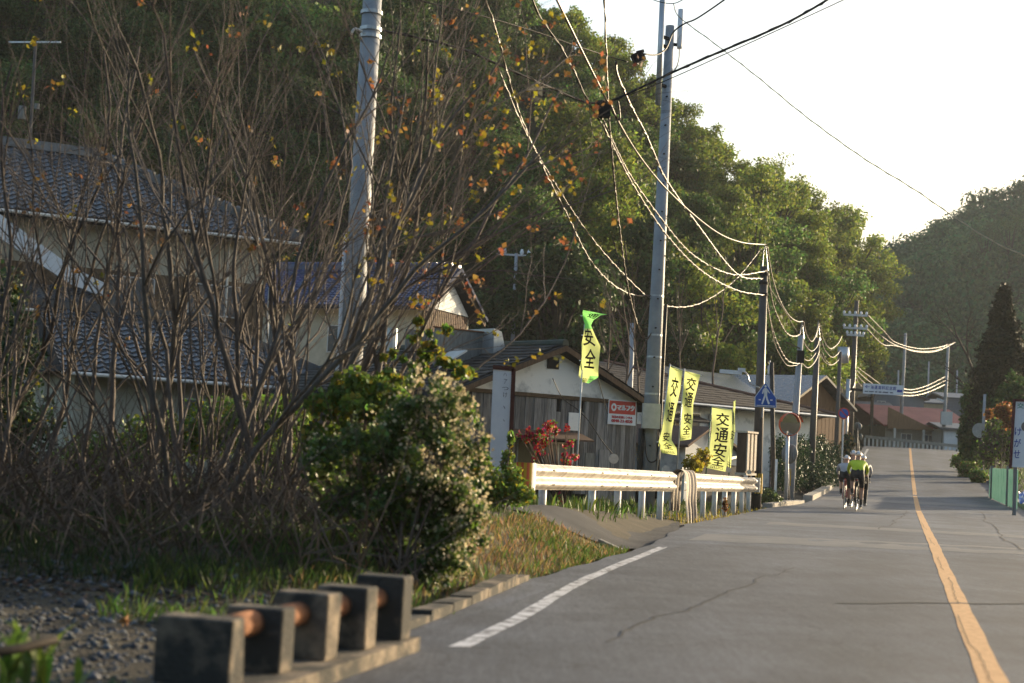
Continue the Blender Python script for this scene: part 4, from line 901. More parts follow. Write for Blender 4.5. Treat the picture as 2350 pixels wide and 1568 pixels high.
# no parking sign
npk = thing('no_parking_sign', 'round no parking sign in blue and red on a thin pole', 'sign', (W(1931, 1085, 64)[0], 64, float(gz(W(1931, 1085, 64)[0], 64))))
a_, c_ = W(1929, 1092, 64), W(1937, 938, 64); a_[0] = W(1931, 1085, 64)[0]; obj('post', MB().tube([a_ - (0, 0, .3), c_], .032, 8), M_signfg, npk)
c_ = W(1936.5, 949, 63.95); R = .235
obj('plate', MB().disc(c_, (0, -1, 0), R, .012, 28), M_red, npk); obj('blue_field', MB().disc(c_ - (0, .014, 0), (0, -1, 0), R * .78, .003, 28), M_blue, npk)
e = unit((1, 0, -1)) * R * .8; obj('slash', MB().beam(c_ - (0, .02, 0) - e, c_ - (0, .02, 0) + e, .05, .006, (0, -1, 0)), M_red, npk)
# far poles
for (lab, px, pyb, pyt, D, r, m, pxt) in (('distant grey pole standing in front of the brown gable', 2065, 1002, 765, 128, .17, M_pole, 2078), ('distant pole with a grey box at the right end of the railing', 2163, 1022, 795, 124, .17, M_pole, 2176),
        ('thin distant pole between the two crest poles', 2127, 960, 830, 180, .13, M_pole, 2132), ('thin distant pole left above the direction sign', 2059, 960, 850, 190, .13, M_pole, 2062), ('thin far pole right of the crest poles', 2194, 960, 850, 190, .13, M_pole, 2197),
        ('grey pole in front of the dark shrubs on the right', 2252, 1062, 905, 76, .10, M_pole, 2260), ('slender grey pole with insulators behind the wooden house', 1172, 900, 582, 74, .12, M_pole, 1185), ('old grey pole half hidden behind the wooden house', 1444, 900, 742, 56, .14, M_pole, 1452), ('grey pole top showing left of the blue roof ridge', 885, 700, 492, 78, .14, M_pole, 898),
        ('thin dark pole at the far left behind the tiled house', 66, 500, 95, 70, .10, M_poled, 82)):
    p, b0, t0 = extra_pole(lab, px, pyb, pyt, D, r, r * .65, m, pxt)
    if 'insulators' in lab:
        a_, c_ = W(1140, 583, 74), W(1222, 588, 74); ca = obj('crossarm', MB().beam(a_, c_, .08, .08), M_steel, p)
        for k in (.1, .22, .7, .9): q = a_ + (c_ - a_) * k; obj('insulator', MB().tube([q, q + (0, 0, .14), q + (0, 0, .3)], [.06, .1, .05], 8), M_signwhite, ca)
    if 'grey box' in lab: obj('box', MB().box(t0[0] - .5, t0[0] + .4, t0[1] - .4, t0[1] - .2, zpx(975, 2165, 124), zpx(945, 2165, 124)), M_steel, p); q = W(2150, 915, 123); obj('lamp', MB().beam(q, W(2166, 921, 123), .2, .12), M_signwhite, p)
    if 'dark shrubs' in lab: obj('round_plate', MB().disc(W(2248, 988, 75.8), (0, -1, .0), .36, .02, 20), M_steel, p)
    if 'far left' in lab: obj('crossarm', MB().beam(W(20, 97, 70), W(140, 97, 70), .07, .07), M_steel, p); q = W(66, 260, 69.8); obj('transformer', MB().tube([q - (.3, 0, .3), q + (-.3, 0, .3)], .18, 12), M_oldmetal, p); obj('fuse_box', MB().tube([q + (.35, 0, .2), q + (.35, 0, .45)], .12, 12), M_oldmetal, p)
# street lamp on the dark pole
lp = thing('street_lamp', 'white tube street lamp reaching left from the dark pole', 'street lamp', W(1720, 870, 41.2))
a_, c_ = W(1652, 852, 41.1), W(1702, 856, 41.1); obj('lamp_housing', MB().beam(a_, c_, .12, .10), M_signfg, lp); obj('ballast', MB().beam(W(1694, 849, 41.1), W(1710, 850, 41.1), .12, .1), M_signfg, lp)
obj('arm', MB().tube(smooth_path([W(1708, 852, 41.1), W(1716, 862, 41.1), W(1722, 880, 41.1), W(1744, 890, 41.1)], 4), .02, 6), M_steel, lp)
# mirrors
def mirror(label, px, py, D, rpx, nrm, back, py_b, pxb, post_r=.045, orange=True):
    c = W(px, py, D); R = rpx * D / F; nrm = unit(nrm)
    gzb = float(gz(W(pxb, py_b, D)[0], D)); t = thing('traffic_mirror', label, 'traffic mirror', (W(pxb, py_b, D)[0], D, gzb), group='round traffic mirrors')
    obj('hood', MB().tube([c + nrm * .05, c + nrm * .02, c - nrm * .06, c - nrm * .1], [R * 1.06, R * 1.09, R * 1.02, R * .4], 28), M_orange if not back else M_oldmetal, t, True)
    rings = []; b = MB(); nn = 28; s1 = unit(np.cross(nrm, (0, 0, 1))); s2 = np.cross(s1, nrm); vs = [c + nrm * .075]
    for k in range(1, 5):
        q = k / 4; vs += [c + nrm * (.075 - .02 * q * q) + (s1 * math.cos(a) + s2 * math.sin(a)) * R * q for a in np.linspace(0, 6.2832, nn + 1)[:-1]]
    b.add(vs, [(0, 1 + i, 1 + (i + 1) % nn) for i in range(nn)] + [(1 + (k - 1) * nn + i, 1 + k * nn + i, 1 + k * nn + (i + 1) % nn, 1 + (k - 1) * nn + (i + 1) % nn) for k in range(1, 4) for i in range(nn)])
    obj('mirror_face', b, M_mirror, t, True)
    if not back:
        v = MB(); vis = [c + nrm * .08 + (s1 * math.cos(a) + s2 * math.sin(a)) * R * 1.09 for a in np.linspace(.2, 2.9, 14)]
        v.add(vis + [q + nrm * .16 for q in vis], [(i, i + 1, 15 + i, 14 + i) for i in range(13)]); obj('visor', v, M_orange, t)
    top = c - nrm * .14 + np.array((0, 0, R * .6)); base = np.array((W(pxb, py_b, D)[0], c[1] - nrm[1] * .14, gzb - .3))
    obj('post', MB().tube([base, top], post_r, 10), M_orange if orange else (M_poled if back else M_steel), t, True)
    obj('bracket', MB().beam(c - nrm * .02, c - nrm * .16, .06, .06), M_dark, t)
    return t
tm = mirror('big round traffic mirror with a worn orange rim beside the dark post', 1812, 974, 48, 25, (.25, -1, -.05), False, 1150, 1806, .06, False)
tm2 = mirror('lower traffic mirror seen from behind in front of the hedge', 1812, 1042, 48.35, 21, (.8, .55, -.05), True, 1150, 1811, .05, False)
for k in range(3):
    q = W(1806 + k * 4.0, 1100, 48.28); obj('stripe', MB().beam(q + (0, 0, -.2), q + (0, 0, .32), .025, .01, (0, -1, 0)), M_yellowtape, tm2)
mirror('far traffic mirror seen from behind near the crest', 1968, 979, 90, 9, (.3, .9, 0), True, 1045, 1966, .05, False)
mirror('lower far traffic mirror with an orange edge near the crest', 1974, 1003, 91, 7, (.9, .3, 0), True, 1045, 1972, .05, False)

# ---- guard rails
def wbeam(A, B, h=.35, depth=.085, n=14):
    A, B = np.array(A, float), np.array(B, float); d = unit(B - A); out = unit(np.cross(d, (0, 0, 1)))
    prof = [(0, .5), (.015, .49), (.35, .44), (.85, .36), (1, .28), (.95, .2), (.6, .12), (.22, .05), (.12, 0), (.22, -.05), (.6, -.12), (.95, -.2), (1, -.28), (.85, -.36), (.35, -.44), (.015, -.49), (0, -.5)]
    mb = MB(); k = len(prof)
    for i in range(n + 1):
        p = A + (B - A) * i / n; mb.v += [tuple(p + out * (o * depth) + np.array((0, 0, z * h))) for o, z in prof]
    mb.f = [(i * k + j, (i + 1) * k + j, (i + 1) * k + j + 1, i * k + j + 1) for i in range(n) for j in range(k - 1)]; mb.m = [0] * len(mb.f)
    return mb, d, out
def guard_rail(label, A, B, ts, zfoot, name='guard_rail'):
    mb, d, out = wbeam(A, B); t = thing(name, label, 'guard rail', (A[0], A[1], float(zfoot(0))), group=None)
    be = obj('beam', mb, M_rail, t, True)
    for k, u in enumerate(ts):
        p = np.array(A) + (np.array(B) - np.array(A)) * u - out * .07
        z1 = p[2] + .05; z0 = zfoot(u) - .3; obj('post', MB().tube([(p[0], p[1], z0), (p[0], p[1], z1)], .057, 12), M_white, t, True)
        bl = obj('block', MB().beam(p + out * .01, p + out * .075, .09, .2), M_white, t)
        for s_ in (-.03, .03): q = p + out * .155 + d * s_; obj('bolt', MB().disc(q + (0, 0, .1), out, .012, .008, 6).disc(q - (0, 0, .1), out, .012, .008, 6), M_dark, be)
    return t, d, out, be
A1, B1 = W(1215, 1094, 21.2), W(1543, 1106, 28.6)
g1, d1, o1, be = guard_rail('long pale rust stained guard rail nearest the white signboard', A1, B1, (.1, .4, .58, .77, .93), lambda u: .34 - .26 * u)
ep = [A1 - d1 * .02 + (0, 0, .2), A1 + o1 * .14 + (0, 0, .2), A1 + o1 * .14 - (0, 0, .2), A1 - (0, 0, .2)]
# rounded end panel with red and yellow chevrons
b = MB(); endn = 8
for i in range(endn + 1):
    a = math.pi * i / endn * .62; c = A1 - d1 * (.22 * math.sin(a)) - o1 * (.16 * (1 - math.cos(a)) - .09)
    b.v += [tuple(c - (0, 0, .185)), tuple(c + (0, 0, .185))]
b.f = [(2 * i, 2 * i + 2, 2 * i + 3, 2 * i + 1) for i in range(endn)]; b.m = [0 if i < 2 else (1 if i % 2 else 2) for i in range(endn)]
obj('end_wrap', b, [M_white, M_orange, M_yellowtape], g1, True)
A2, B2 = W(1570, 1106, 30.2), W(1732, 1113, 39.3)
g2, d2, o2, be2 = guard_rail('shorter guard rail ending at the dark brown pole', A2, B2, (.14, .27, .42, .56, .70, .83, .95), lambda u: .04 - .05 * u)
obj('end_plate', MB().beam(B2 + d2 * .03 + o2 * .03 - (0, 0, .18), B2 + d2 * .03 + o2 * .03 + (0, 0, .18), .2, .03, d2), M_steel, g2)
for lab, px, py, D, r in (('round cream reflector on the first guard rail beside the window', 1408, 1053, 25, .078), ('round cream reflector just left of the hanging carpet', 1548, 1078, 29.0, .078), ('small round reflector near the middle of the second rail', 1742 - 70, 1079, 34.5, .055), ('small round reflector at the dark pole end of the rail', 1719, 1084, 38.7, .055)):
    c = W(px - (28 if 'carpet' in lab else 0) + (8 if 'carpet' in lab else 0), py, D); t = thing('reflector', lab, 'reflector', c - (0, 0, .2))
    obj('lens', MB().disc(c, (.1, -1, 0), r, .03, 18), M_creamcloth, t); obj('stem', MB().beam(c - (0, -.02, .05), c - (0, -.02, .26), .04, .02), M_signfg, t)
# carpet hung over the joint of the rails
cp = [(-.16, -.55), (-.15, -.2), (-.13, .12), (-.08, .21), (0, .235), (.09, .21), (.14, .12), (.165, -.1), (.16, -.35), (.19, -.62), (.21, -.80), (.27, -.90), (.45, -.925), (.70, -.93)]
cpath = smooth_path([np.array((a, z, 0)) for a, z in cp], 3); cA = W(1556, 1106, 29.3); cw = .85; nW = 18
def carpet(u, v):
    k = v * (len(cpath) - 1); i = min(int(k), len(cpath) - 2); q = cpath[i] * (1 - (k - i)) + cpath[i + 1] * (k - i)
    bot = max(0, -.2 - q[1]); fold = .03 * math.sin(u * 21) * min(1, bot * 3 + .2); sw = u * cw * (1 - .18 * min(1, bot * 1.6)) + (.55 * max(0, v - .78) / .22 * (.3 + u))
    return cA + o1 * (q[0] + fold) + d1 * sw * 1.0 + np.array((0, 0, max(q[1], -.925 + .006 * i / 10)))
cs = [0, 0, 1, 0, 0, 1, 0, 1, 1, 2, 2, 1, 0, 1, 2, 2, 1, 0]
crp = obj('striped_carpet', MB().grid(carpet, nW, 60, mf=lambda i, j: cs[i]), [M_creamcloth, M_greycloth, M_navycloth], None, True)
tag(crp, 'striped cream and dark carpet hung over the guard rail joint', 'carpet')

# ---- nobori flags
def flag(label, rows, D, chars, pole=None, polem=None, wave=.06, extra=None, small=True, green=0, bold=.02, name='banner_flag'):
    """rows: (left px, right px, py at left, py at right) from the top down"""
    R = np.array(rows, float); n = len(R)
    def pt(u, v, off=0):
        k = (1 - v) * (n - 1); i = min(int(k), n - 2); a = k - i; r = R[i] * (1 - a) + R[i + 1] * a
        dd = wave * math.sin(u * 3.4 + v * 9) + wave * .6 * math.sin(v * 17 + 2 * u)
        return W(r[0] + (r[1] - r[0]) * u, r[2] + (r[3] - r[2]) * u, D + dd - off)
    t = thing(name, label, 'flag', W(pole[1][0], pole[1][1], D + .03) if pole else pt(0, 0), group='yellow road safety banners')
    cl = obj('cloth', MB().grid(lambda u, v: pt(u, v), 14, 80, mf=lambda i, j: 1 if j >= 80 - 2 * green or (green and j < 10 and i > 7) else 0), [M_flag, M_flaggreen], t, True)
    b = MB()
    for ch, u0, u1, v0, v1 in chars: q_ = MB(); put_text(q_, lambda u, v: pt(u, v, .04), ch, u0, v0, u1, v1, bold); obj('character', q_, M_ink, cl)
    if small:
        r_ = np.random.default_rng(len(label))
        for row, (va, vb) in enumerate(((.055, .075), (.025, .045))):
            u = .2
            while u < .85: w_ = r_.uniform(.03, .06); b.add([pt(u, va, .03), pt(u + w_, va, .03), pt(u + w_ * .8, vb, .03), pt(u, vb, .03)], [(0, 1, 2, 3)]); u += w_ + r_.uniform(.025, .05)
    if small: tag(obj('small_lettering', b, M_ink, cl), kind='stuff')
    if pole:
        a_, c_ = W(pole[0][0], pole[0][1], D + .03), W(pole[1][0], pole[1][1], D + .03); c_ = a_ + (c_ - a_) * 1.12
        obj('pole', MB().tube([a_, c_], .014 if polem is not M_net else .017, 8), polem or M_steel, t, True)
        if len(pole) > 2: obj('crossbar', MB().tube([W(*pole[2], D + .02), W(*pole[3], D + .02)], .009, 6), M_steel, t)
        for k in (.2, .45, .7):
            q = pt(0, 1 - k); obj('tie', MB().beam(q, q + (-.03, .03, 0), .025, .02), M_signfg, t)
    return t
M_polegreen = mat('green_pole', (.01, .12, .07), rough=.4)
ch4 = lambda u0, u1, tops, h: [(c, u0, u1, t - h, t) for c, t in zip('交通安全', tops)]
flag('tangled yellow banner fluttering alone on the left thin pole', [(1338, 1394, 712, 722), (1337, 1378, 716, 724), (1337, 1362, 727, 735), (1342, 1356, 745, 747), (1339, 1366, 768, 770), (1334, 1378, 790, 795), (1335, 1375, 820, 822), (1330, 1373, 845, 850), (1328, 1373, 862, 866), (1337, 1352, 878, 880)],
     30, [('通', .35, .95, .80, .92), ('安', .1, .75, .44, .625), ('全', .2, .78, .235, .41)], ((1342, 745), (1324, 1070)), M_signfg, .05, small=True, green=15)
flag('narrow furled banner on the left of the pair beside the big pole', [(1538, 1566, 842, 851), (1531, 1561, 890, 896), (1526, 1550, 940, 945), (1520, 1542, 985, 990), (1511, 1541, 1012, 1010), (1511, 1553, 1024, 1030), (1520, 1554, 1040, 1045)], 31.5,
     ch4(.28, .8, (.93, .73, .47, .285), .155), ((1538, 836), (1508, 1072), (1537, 838), (1568, 850)), None, .05)
flag('upright banner on the right of the pair beside the big pole', [(1572, 1607, 852, 860), (1568, 1600, 885, 890), (1566, 1591, 925, 928), (1565, 1590, 960, 962), (1562, 1588, 985, 985), (1561, 1586, 1012, 1008)], 32.3, ch4(.2, .85, (.93, .73, .475, .275), .175), ((1571, 846), (1553, 1076), (1572, 850), (1610, 862)), None, .05)
flag('broad flat banner on the green pole nearest the wooden lantern', [(1634, 1680, 936, 940), (1633, 1679, 985, 988), (1627, 1672, 1040, 1045), (1621, 1665, 1074, 1083)], 36.5, ch4(.22, .86, (.93, .70, .48, .29), .20), ((1633, 932), (1620, 1090), (1629, 932), (1682, 941)), M_polegreen, .025)
flag('thin banner seen edge on behind the broad one', [(1683, 1689, 922, 918), (1682, 1686, 950, 952), (1678, 1687, 985, 990), (1671, 1681, 1030, 1035), (1665, 1677, 1068, 1075)], 38.5, [('通', .2, .95, .6, .72), ('安', .2, .9, .38, .5)], ((1687, 918), (1672, 1100)), M_polegreen, .03)

# ---- tall white signboard
sb = thing('signboard', 'tall narrow white signboard with faded lettering beside the shrub', 'sign', W(1140, 1090, 22.5))
def sbf(off): return lambda u, v: W(1122 + 10 * v + u * 46, 1085 - 240 * v + 4 * u, 22.5 - off)
f_ = sbf(0); c4 = [f_(0, 0), f_(1, 0), f_(1, 1), f_(0, 1)]; obj('panel', MB().prism(c4, (0, .04, 0)), M_signwhite, sb)
obj('frame_edge', MB().beam(f_(1.02, 0), f_(1.02, 1.01), .06, .03, (0, 1, 0)).beam(f_(-.02, 1.01), f_(1.03, 1.01), .06, .03, (0, 1, 0)), mat('rusted_frame', (.08, .025, .02)), sb)
b = MB(); g_ = sbf(.006)
for ch, v0, v1, u0, u1 in (('ハ', .935, .965, .52, .68), ('ア', .86, .905, .55, .72), ('つ', .80, .83, .48, .80), ('け', .73, .78, .55, .75), ('、', .62, .65, .58, .68), ('、', .5, .52, .6, .68)): b = MB(); put_text(b, g_, ch, u0, v0, u1, v1, 0); obj('character', b, M_inkgrey, sb)
obj('leg', MB().beam(f_(.1, .0), f_(.1, 0) - (0, 0, .7), .06, .06), M_oldmetal, sb); obj('leg', MB().beam(f_(.9, .0), f_(.9, 0) - (0, 0, .7), .06, .06), M_oldmetal, sb)
# ---- wooden lantern board by the dark pole
ln = thing('lantern_board', 'slim wooden lantern frame sunlit on its side near the dark pole', 'lantern', W(1710, 1095, 39.6))
c = W(1714, 1040, 39.8); ln.location = (c[0], c[1], float(gz(c[0], c[1]))); ln.rotation_euler = (0, 0, math.atan2(.88, .47)); hz_ = c[2] - ln.location.z     # local -y is the lit face
lobj('case', MB().box(-.36, .36, -.10, .14, hz_ - .50, hz_ + .50), M_brownwood, ln)
lobj('cap', MB().box(-.41, .41, -.15, .18, hz_ + .503, hz_ + .55), M_creamcloth, ln)
for xx in (-.34, -.07, .2): lobj('slat', MB().box(xx, xx + .15, -.135, -.103, hz_ - .44, hz_ + .48), M_creamcloth, ln)
lobj('sill', MB().box(-.39, .39, -.14, .16, hz_ - .56, hz_ - .503), M_creamcloth, ln)
for xx in (-.3, .24): lobj('leg', MB().box(xx, xx + .06, -.03, .03, -.3, hz_ - .563), M_brownwood, ln)

# ---- concrete parapet with rusty pipe
pp = thing('bridge_parapet', 'low old concrete parapet with square posts and a rusty pipe', 'parapet', (-.95, 7.2, 0))
u_r = unit((.2525, 1, 0)); s_r = np.array((u_r[1], -u_r[0], 0))           # along and across the road
pc = lambda k: np.array((-.625, 8.55, 0)) - np.array((.59, 1.9, 0)) / 4 * k
def orient_box(c, w, l, z0, z1, jit=0):
    P = [c + s_r * a * w / 2 + u_r * b_ * l / 2 for a, b_ in ((-1, -1), (1, -1), (1, 1), (-1, 1))]
    j = lambda: np.append(rng.normal(size=2), 0) * jit
    return [p + (0, 0, z0) for p in P] + [p + (0, 0, z1) + j() for p in P]
for k in range(5):
    b = MB().hexa(orient_box(pc(k) - s_r * (.03 if k == 4 else 0), .275 + (.07 if k == 4 else 0), .165, .07, .40 - .012 * k + rng.normal() * .006, .006)); o = obj('post', b, M_concd, pp)
    bv = o.modifiers.new('edge', 'BEVEL'); bv.width = .012; bv.segments = 2
for k in range(4):
    a_, c_ = pc(k) - u_r * .083, pc(k + 1) + u_r * .083; obj('pipe', MB().tube([a_ + (0, 0, .29), c_ + (0, 0, .285)], .056, 14), M_rust, pp, True)
b = MB().hexa(orient_box((pc(0) + pc(5)) / 2 + s_r * .03, .42, 2.8, -.25, .072)); obj('base', b, M_concd, pp)

# ---- green sheet fence, billboard on the right
fn = thing('sheet_fence', 'green corrugated sheet fence on the right verge', 'fence', W(2305, 1150, 57))
for k in range(10):
    u0 = k / 10; px = 2272 + 62 * u0; D = 62 - 11 * u0; c = W(px, 1075 + 3 * u0, D); zb_ = float(gz(c[0], D)) + .1
    c2 = W(2272 + 62 * (u0 + .098), 1075, 62 - 11 * (u0 + .098)); d_ = unit((c2 - c) * (1, 1, 0)); Lw = np.linalg.norm((c2 - c)[:2]); b = MB(); nW_ = 12
    nn = np.array((-d_[1], d_[0], 0))
    if k in (1, 7): 
        obj('post', MB().beam((c[0], c[1] + .06, zb_ - .3), (c[0], c[1] + .06, c[2] + .1), .1, .1, (0, 1, 0)), M_oldmetal, fn)
    for i in range(nW_ + 1):
        q = c + d_ * Lw * i / nW_ + nn * .045 * math.cos(i * math.pi / 1.5); b.v += [(q[0], q[1], zb_), (q[0], q[1], c[2] + rng.normal() * .01)]
    b.f = [(2 * i, 2 * i + 2, 2 * i + 3, 2 * i + 1) for i in range(nW_)]; b.m = [0] * nW_; obj('sheet', b, M_net, fn, True)
bb = thing('billboard', 'white roadside billboard with dark red frame at the right edge', 'billboard', W(2340, 1100, 47))
Dbb = 47.0
def bbf(off): return lambda u, v: W(2320 + 120 * u + 9 * v, 1072 - 152 * v + 6 * u, Dbb - off - 0 * u)
f_ = bbf(0); obj('panel', MB().prism([f_(0, 0), f_(1, 0), f_(1, 1), f_(0, 1)], (0, .05, 0)), M_signwhite, bb)
obj('frame', MB().beam(f_(-.01, -.02), f_(-.01, 1.02), .07, .07, (0, 1, 0)).beam(f_(-.02, 1.01), f_(1.02, 1.01), .07, .07, (0, 1, 0)), mat('dark_red_frame', (.07, .012, .02)), bb)
b = MB(); g_ = bbf(.01)
for k, chh in enumerate('交通安全'): b = MB(); put_text(b, g_, chh, .05 + .2 * k, .89, .18 + .2 * k, .97, .01); obj('character', b, M_inkgreen, bb)
for k, chh in enumerate('けがせ'): b = MB(); put_text(b, g_, chh, .035, .48 - .17 * k, .16, .60 - .17 * k, .01); obj('character', b, M_inkblue, bb)
obj('grey_figure', MB().prism([g_(.22 + .07 * math.cos(t), .62 + .07 * math.sin(t)) for t in np.linspace(0, 6.28, 13)[:-1]], (0, .004, 0)), M_greycloth, bb)
for u in (.1, .9): obj('leg', MB().beam(f_(u, 0) + (0, .08, .5), f_(u, 0) + (0, .08, -1.6), .09, .09, (0, 1, 0)), M_oldmetal, bb)
tp = obj('blue_tarp', MB().grid(lambda u, v: W(2338 + 30 * u, 1128 + 26 * v + 3 * math.sin(u * 9), 48.5 - .6 * v + .1 * math.sin(u * 13 + v * 5)), 12, 8), mat('blue_tarpaulin', (.04, .16, .55), rough=.4, scale=3, col2=(.5, .58, .68), thr=(.45, .6))); tag(tp, 'crumpled blue and white tarpaulin under the billboard', 'tarpaulin')

# ================================================================== CABLES
M_backlitcable = mat('backlit_cable', (.5, .42, .28), rough=.5, spec=.4)  # pale colour stands in for the cable's backlit look against the sky
def cable(label, pts, r=.014, twist=0, m=None, n=8, name='cable', extra=None):
    """overhead cable through seen points with their distances; twist adds a wound messenger wire"""
    P = smooth_path([W(*q) for q in pts], n); mb = MB().tube(P, r, 5)
    if twist:
        L = np.cumsum([0] + [np.linalg.norm(P[i + 1] - P[i]) for i in range(len(P) - 1)]); k = max(8, int(L[-1] / .16)); q = []
        for i in range(k + 1):
            s_ = L[-1] * i / k; c = np.array([np.interp(s_, L, [p[a] for p in P]) for a in range(3)]); th = s_ * 2 * math.pi / .62
            q.append(c + np.array((math.cos(th) * .6, math.cos(th) * -.6, math.sin(th))) * (r + twist))
        mb.tube(q, twist, 4)
    o = obj(name, mb, m or M_cable, None, True); return tag(o, label, 'cable', 'overhead cables')
cable('thick cable from the top left down to the tip of the dark pole', [(1225, -110, 20.5), (1278, 0, 22), (1395, 235, 25), (1470, 362, 28), (1550, 455, 31.5), (1640, 530, 36), (1700, 556, 39), (1758, 562, 41.2)], .018)
cable('wound cable from the square junction box to the upper dark pole', [(1384, 275, 25.2), (1440, 392, 28), (1512, 495, 31), (1590, 585, 35), (1680, 630, 38.5), (1761, 622, 41.2)], .016, .008)
cable('lowest wound cable ending low on the dark pole', [(1382, 285, 25.2), (1450, 420, 28), (1530, 540, 31.4), (1610, 622, 35.5), (1690, 666, 38.8), (1757, 678, 41.2)], .017, .008)
cable('wavy thin cable hanging from the upper junction box to the dark pole', [(1413, 142, 26), (1418, 175, 26.2), (1450, 248, 27), (1478, 300, 28), (1502, 355, 29), (1530, 415, 31), (1600, 515, 34), (1690, 628, 38), (1752, 640, 41.2)], .019, .01)
cable('heavy black cable crossing the white sky to the upper right', [(1985, -60, 22), (1890, 5, 23), (1790, 60, 23.6), (1650, 120, 24.2), (1540, 168, 24.6), (1440, 216, 25), (1400, 233, 25.1)], .019, .008, M_black)
cable('thin black wire just below the heavy crossing cable', [(2000, -30, 22), (1860, 35, 23.2), (1700, 108, 24), (1540, 180, 24.6), (1440, 220, 25)], .008, 0, M_black)
cable('black feeder running left from the square junction box', [(1398, 233, 25.1), (1345, 235, 24.8), (1270, 204, 24.2), (1180, 165, 23.4), (1050, 110, 22.6), (862, 66, 21.6)], .018, .01, M_black)
cable('thin cable reaching the upper junction box from the left', [(1440, 142, 26), (1405, 132, 25.8), (1330, 108, 25), (1220, 70, 24), (1080, 30, 22.8), (870, -20, 21.6)], .011, 0, M_black)
cable('cable arching over the top of the tall grey pole', [(1700, -30, 25), (1655, 5, 26), (1600, 42, 27), (1570, 55, 27.3), (1545, 75, 27.5), (1528, 112, 27.3), (1505, 126, 27), (1478, 124, 26.6)], .015, 0, M_black)
cable('short wire at the very top beside the steel pipe', [(1440, -30, 30), (1500, 0, 30), (1545, 8, 30), (1580, -6, 30), (1640, -20, 30)], .009, 0, M_black)
cable('pale wound cable sweeping down to the right edge of the sky', [(1545, 8, 30), (1560, 40, 29.8), (1640, 100, 29), (1740, 178, 28), (1850, 268, 27), (1980, 362, 25.6), (2100, 436, 24.4), (2200, 505, 23.4), (2290, 560, 22.6), (2400, 608, 21.8)], .008, .006, M_backlitcable)
cable('beaded cable curving from the branches to the tall grey pole', [(1090, -60, 21.6), (1135, 60, 22), (1185, 240, 23.5), (1240, 372, 25), (1300, 490, 27), (1350, 590, 29), (1400, 648, 31), (1450, 676, 32.2), (1497, 679, 33)], .012, .009)
cable('thin guy wire dipping behind the tall grey pole', [(1140, 150, 22.2), (1220, 330, 24), (1340, 522, 28), (1430, 628, 31), (1500, 690, 33.2), (1560, 705, 35), (1620, 690, 37), (1690, 640, 39), (1748, 570, 41.2)], .010, .007)
cable('drop cable hanging steeply past the square junction box', [(1386, -40, 23.5), (1391, 120, 24.4), (1397, 260, 25.3), (1408, 400, 27), (1424, 540, 29), (1440, 660, 31), (1455, 720, 32), (1470, 765, 32.6), (1484, 780, 32.8), (1496, 762, 32.9)], .013, .010)
cable('second drop cable beside the steep hanging one', [(1400, 300, 25.6), (1416, 470, 28), (1438, 640, 30.6), (1460, 735, 32.2), (1480, 772, 32.8)], .010, .008)
cable('dark cable curling down from the top left to the junction box', [(1215, -20, 23), (1240, 40, 23.4), (1285, 105, 24), (1320, 170, 24.6), (1350, 235, 25), (1380, 282, 25.2)], .014, .01, M_black)
cable('loop of cable under the square junction box', [(1352, 238, 25), (1358, 300, 25), (1368, 320, 25), (1380, 310, 25.1), (1384, 285, 25.2)], .008, 0, M_black)
cable('short dark tail right of the square junction box', [(1400, 236, 25.1), (1412, 265, 25.4), (1422, 275, 25.5), (1421, 250, 25.4), (1418, 232, 25.2)], .016, 0, M_black)
# spans along the row of dark poles
def span(lab, a, b, Da, Db, mid, r=.018, tw=0): cable(lab, [(*a, Da), *[(x, y, Da + (Db - Da) * k) for x, y, k in mid], (*b, Db)], r, tw)
span('top cable dropping from the dark pole to the mirror pole', (1760, 562), (1843, 738), 41.2, 50.5, [(1772, 635, .2), (1790, 690, .45), (1812, 726, .7), (1830, 738, .87)])
span('middle cable dropping from the dark pole to the mirror pole', (1763, 624), (1836, 768), 41.2, 50.5, [(1772, 690, .25), (1788, 735, .5), (1806, 765, .75), (1822, 772, .9)], .018, .008)
span('lower cable dropping from the dark pole to the mirror pole', (1758, 680), (1840, 834), 41.2, 50.5, [(1770, 745, .3), (1785, 790, .52), (1806, 826, .78), (1825, 834, .9)], .018, .01)
span('lowest slack cable dropping from the dark pole', (1759, 684), (1832, 838), 41.2, 50.5, [(1768, 740, .25), (1780, 795, .5), (1800, 832, .75), (1812, 840, .85)], .014)
span('thin straight wire from the dark pole to the mirror pole', (1757, 645), (1830, 762), 41.2, 50.5, [(1795, 705, .5)], .008)
span('top sagging cable between the mirror pole and the slim dark pole', (1844, 738), (1880, 742), 50.5, 58, [(1850, 765, .25), (1862, 784, .5), (1872, 770, .8)])
span('middle sagging cable between the mirror pole and the slim dark pole', (1840, 770), (1882, 770), 50.5, 58, [(1848, 792, .25), (1862, 806, .5), (1875, 795, .8)])
span('bottom sagging cable between the mirror pole and the slim dark pole', (1840, 834), (1880, 805), 50.5, 58, [(1852, 844, .35), (1862, 840, .6), (1873, 825, .85)])
span('inner sagging cable between the mirror pole and the slim dark pole', (1838, 815), (1874, 808), 50.5, 58, [(1848, 826, .35), (1860, 826, .6)], .014)
span('top sagging cable between the slim dark pole and the next', (1882, 745), (1932, 772), 58, 68, [(1890, 780, .25), (1905, 800, .5), (1922, 790, .8)])
span('middle sagging cable between the slim dark pole and the next', (1883, 775), (1928, 805), 58, 68, [(1892, 802, .3), (1908, 820, .6), (1920, 815, .85)])
span('bottom sagging cable between the slim dark pole and the next', (1882, 810), (1927, 822), 58, 68, [(1892, 830, .3), (1906, 838, .6), (1919, 832, .85)])
span('stray cable hanging below the slim dark pole', (1884, 800), (1906, 836), 58, 63, [(1894, 825, .5)], .012)
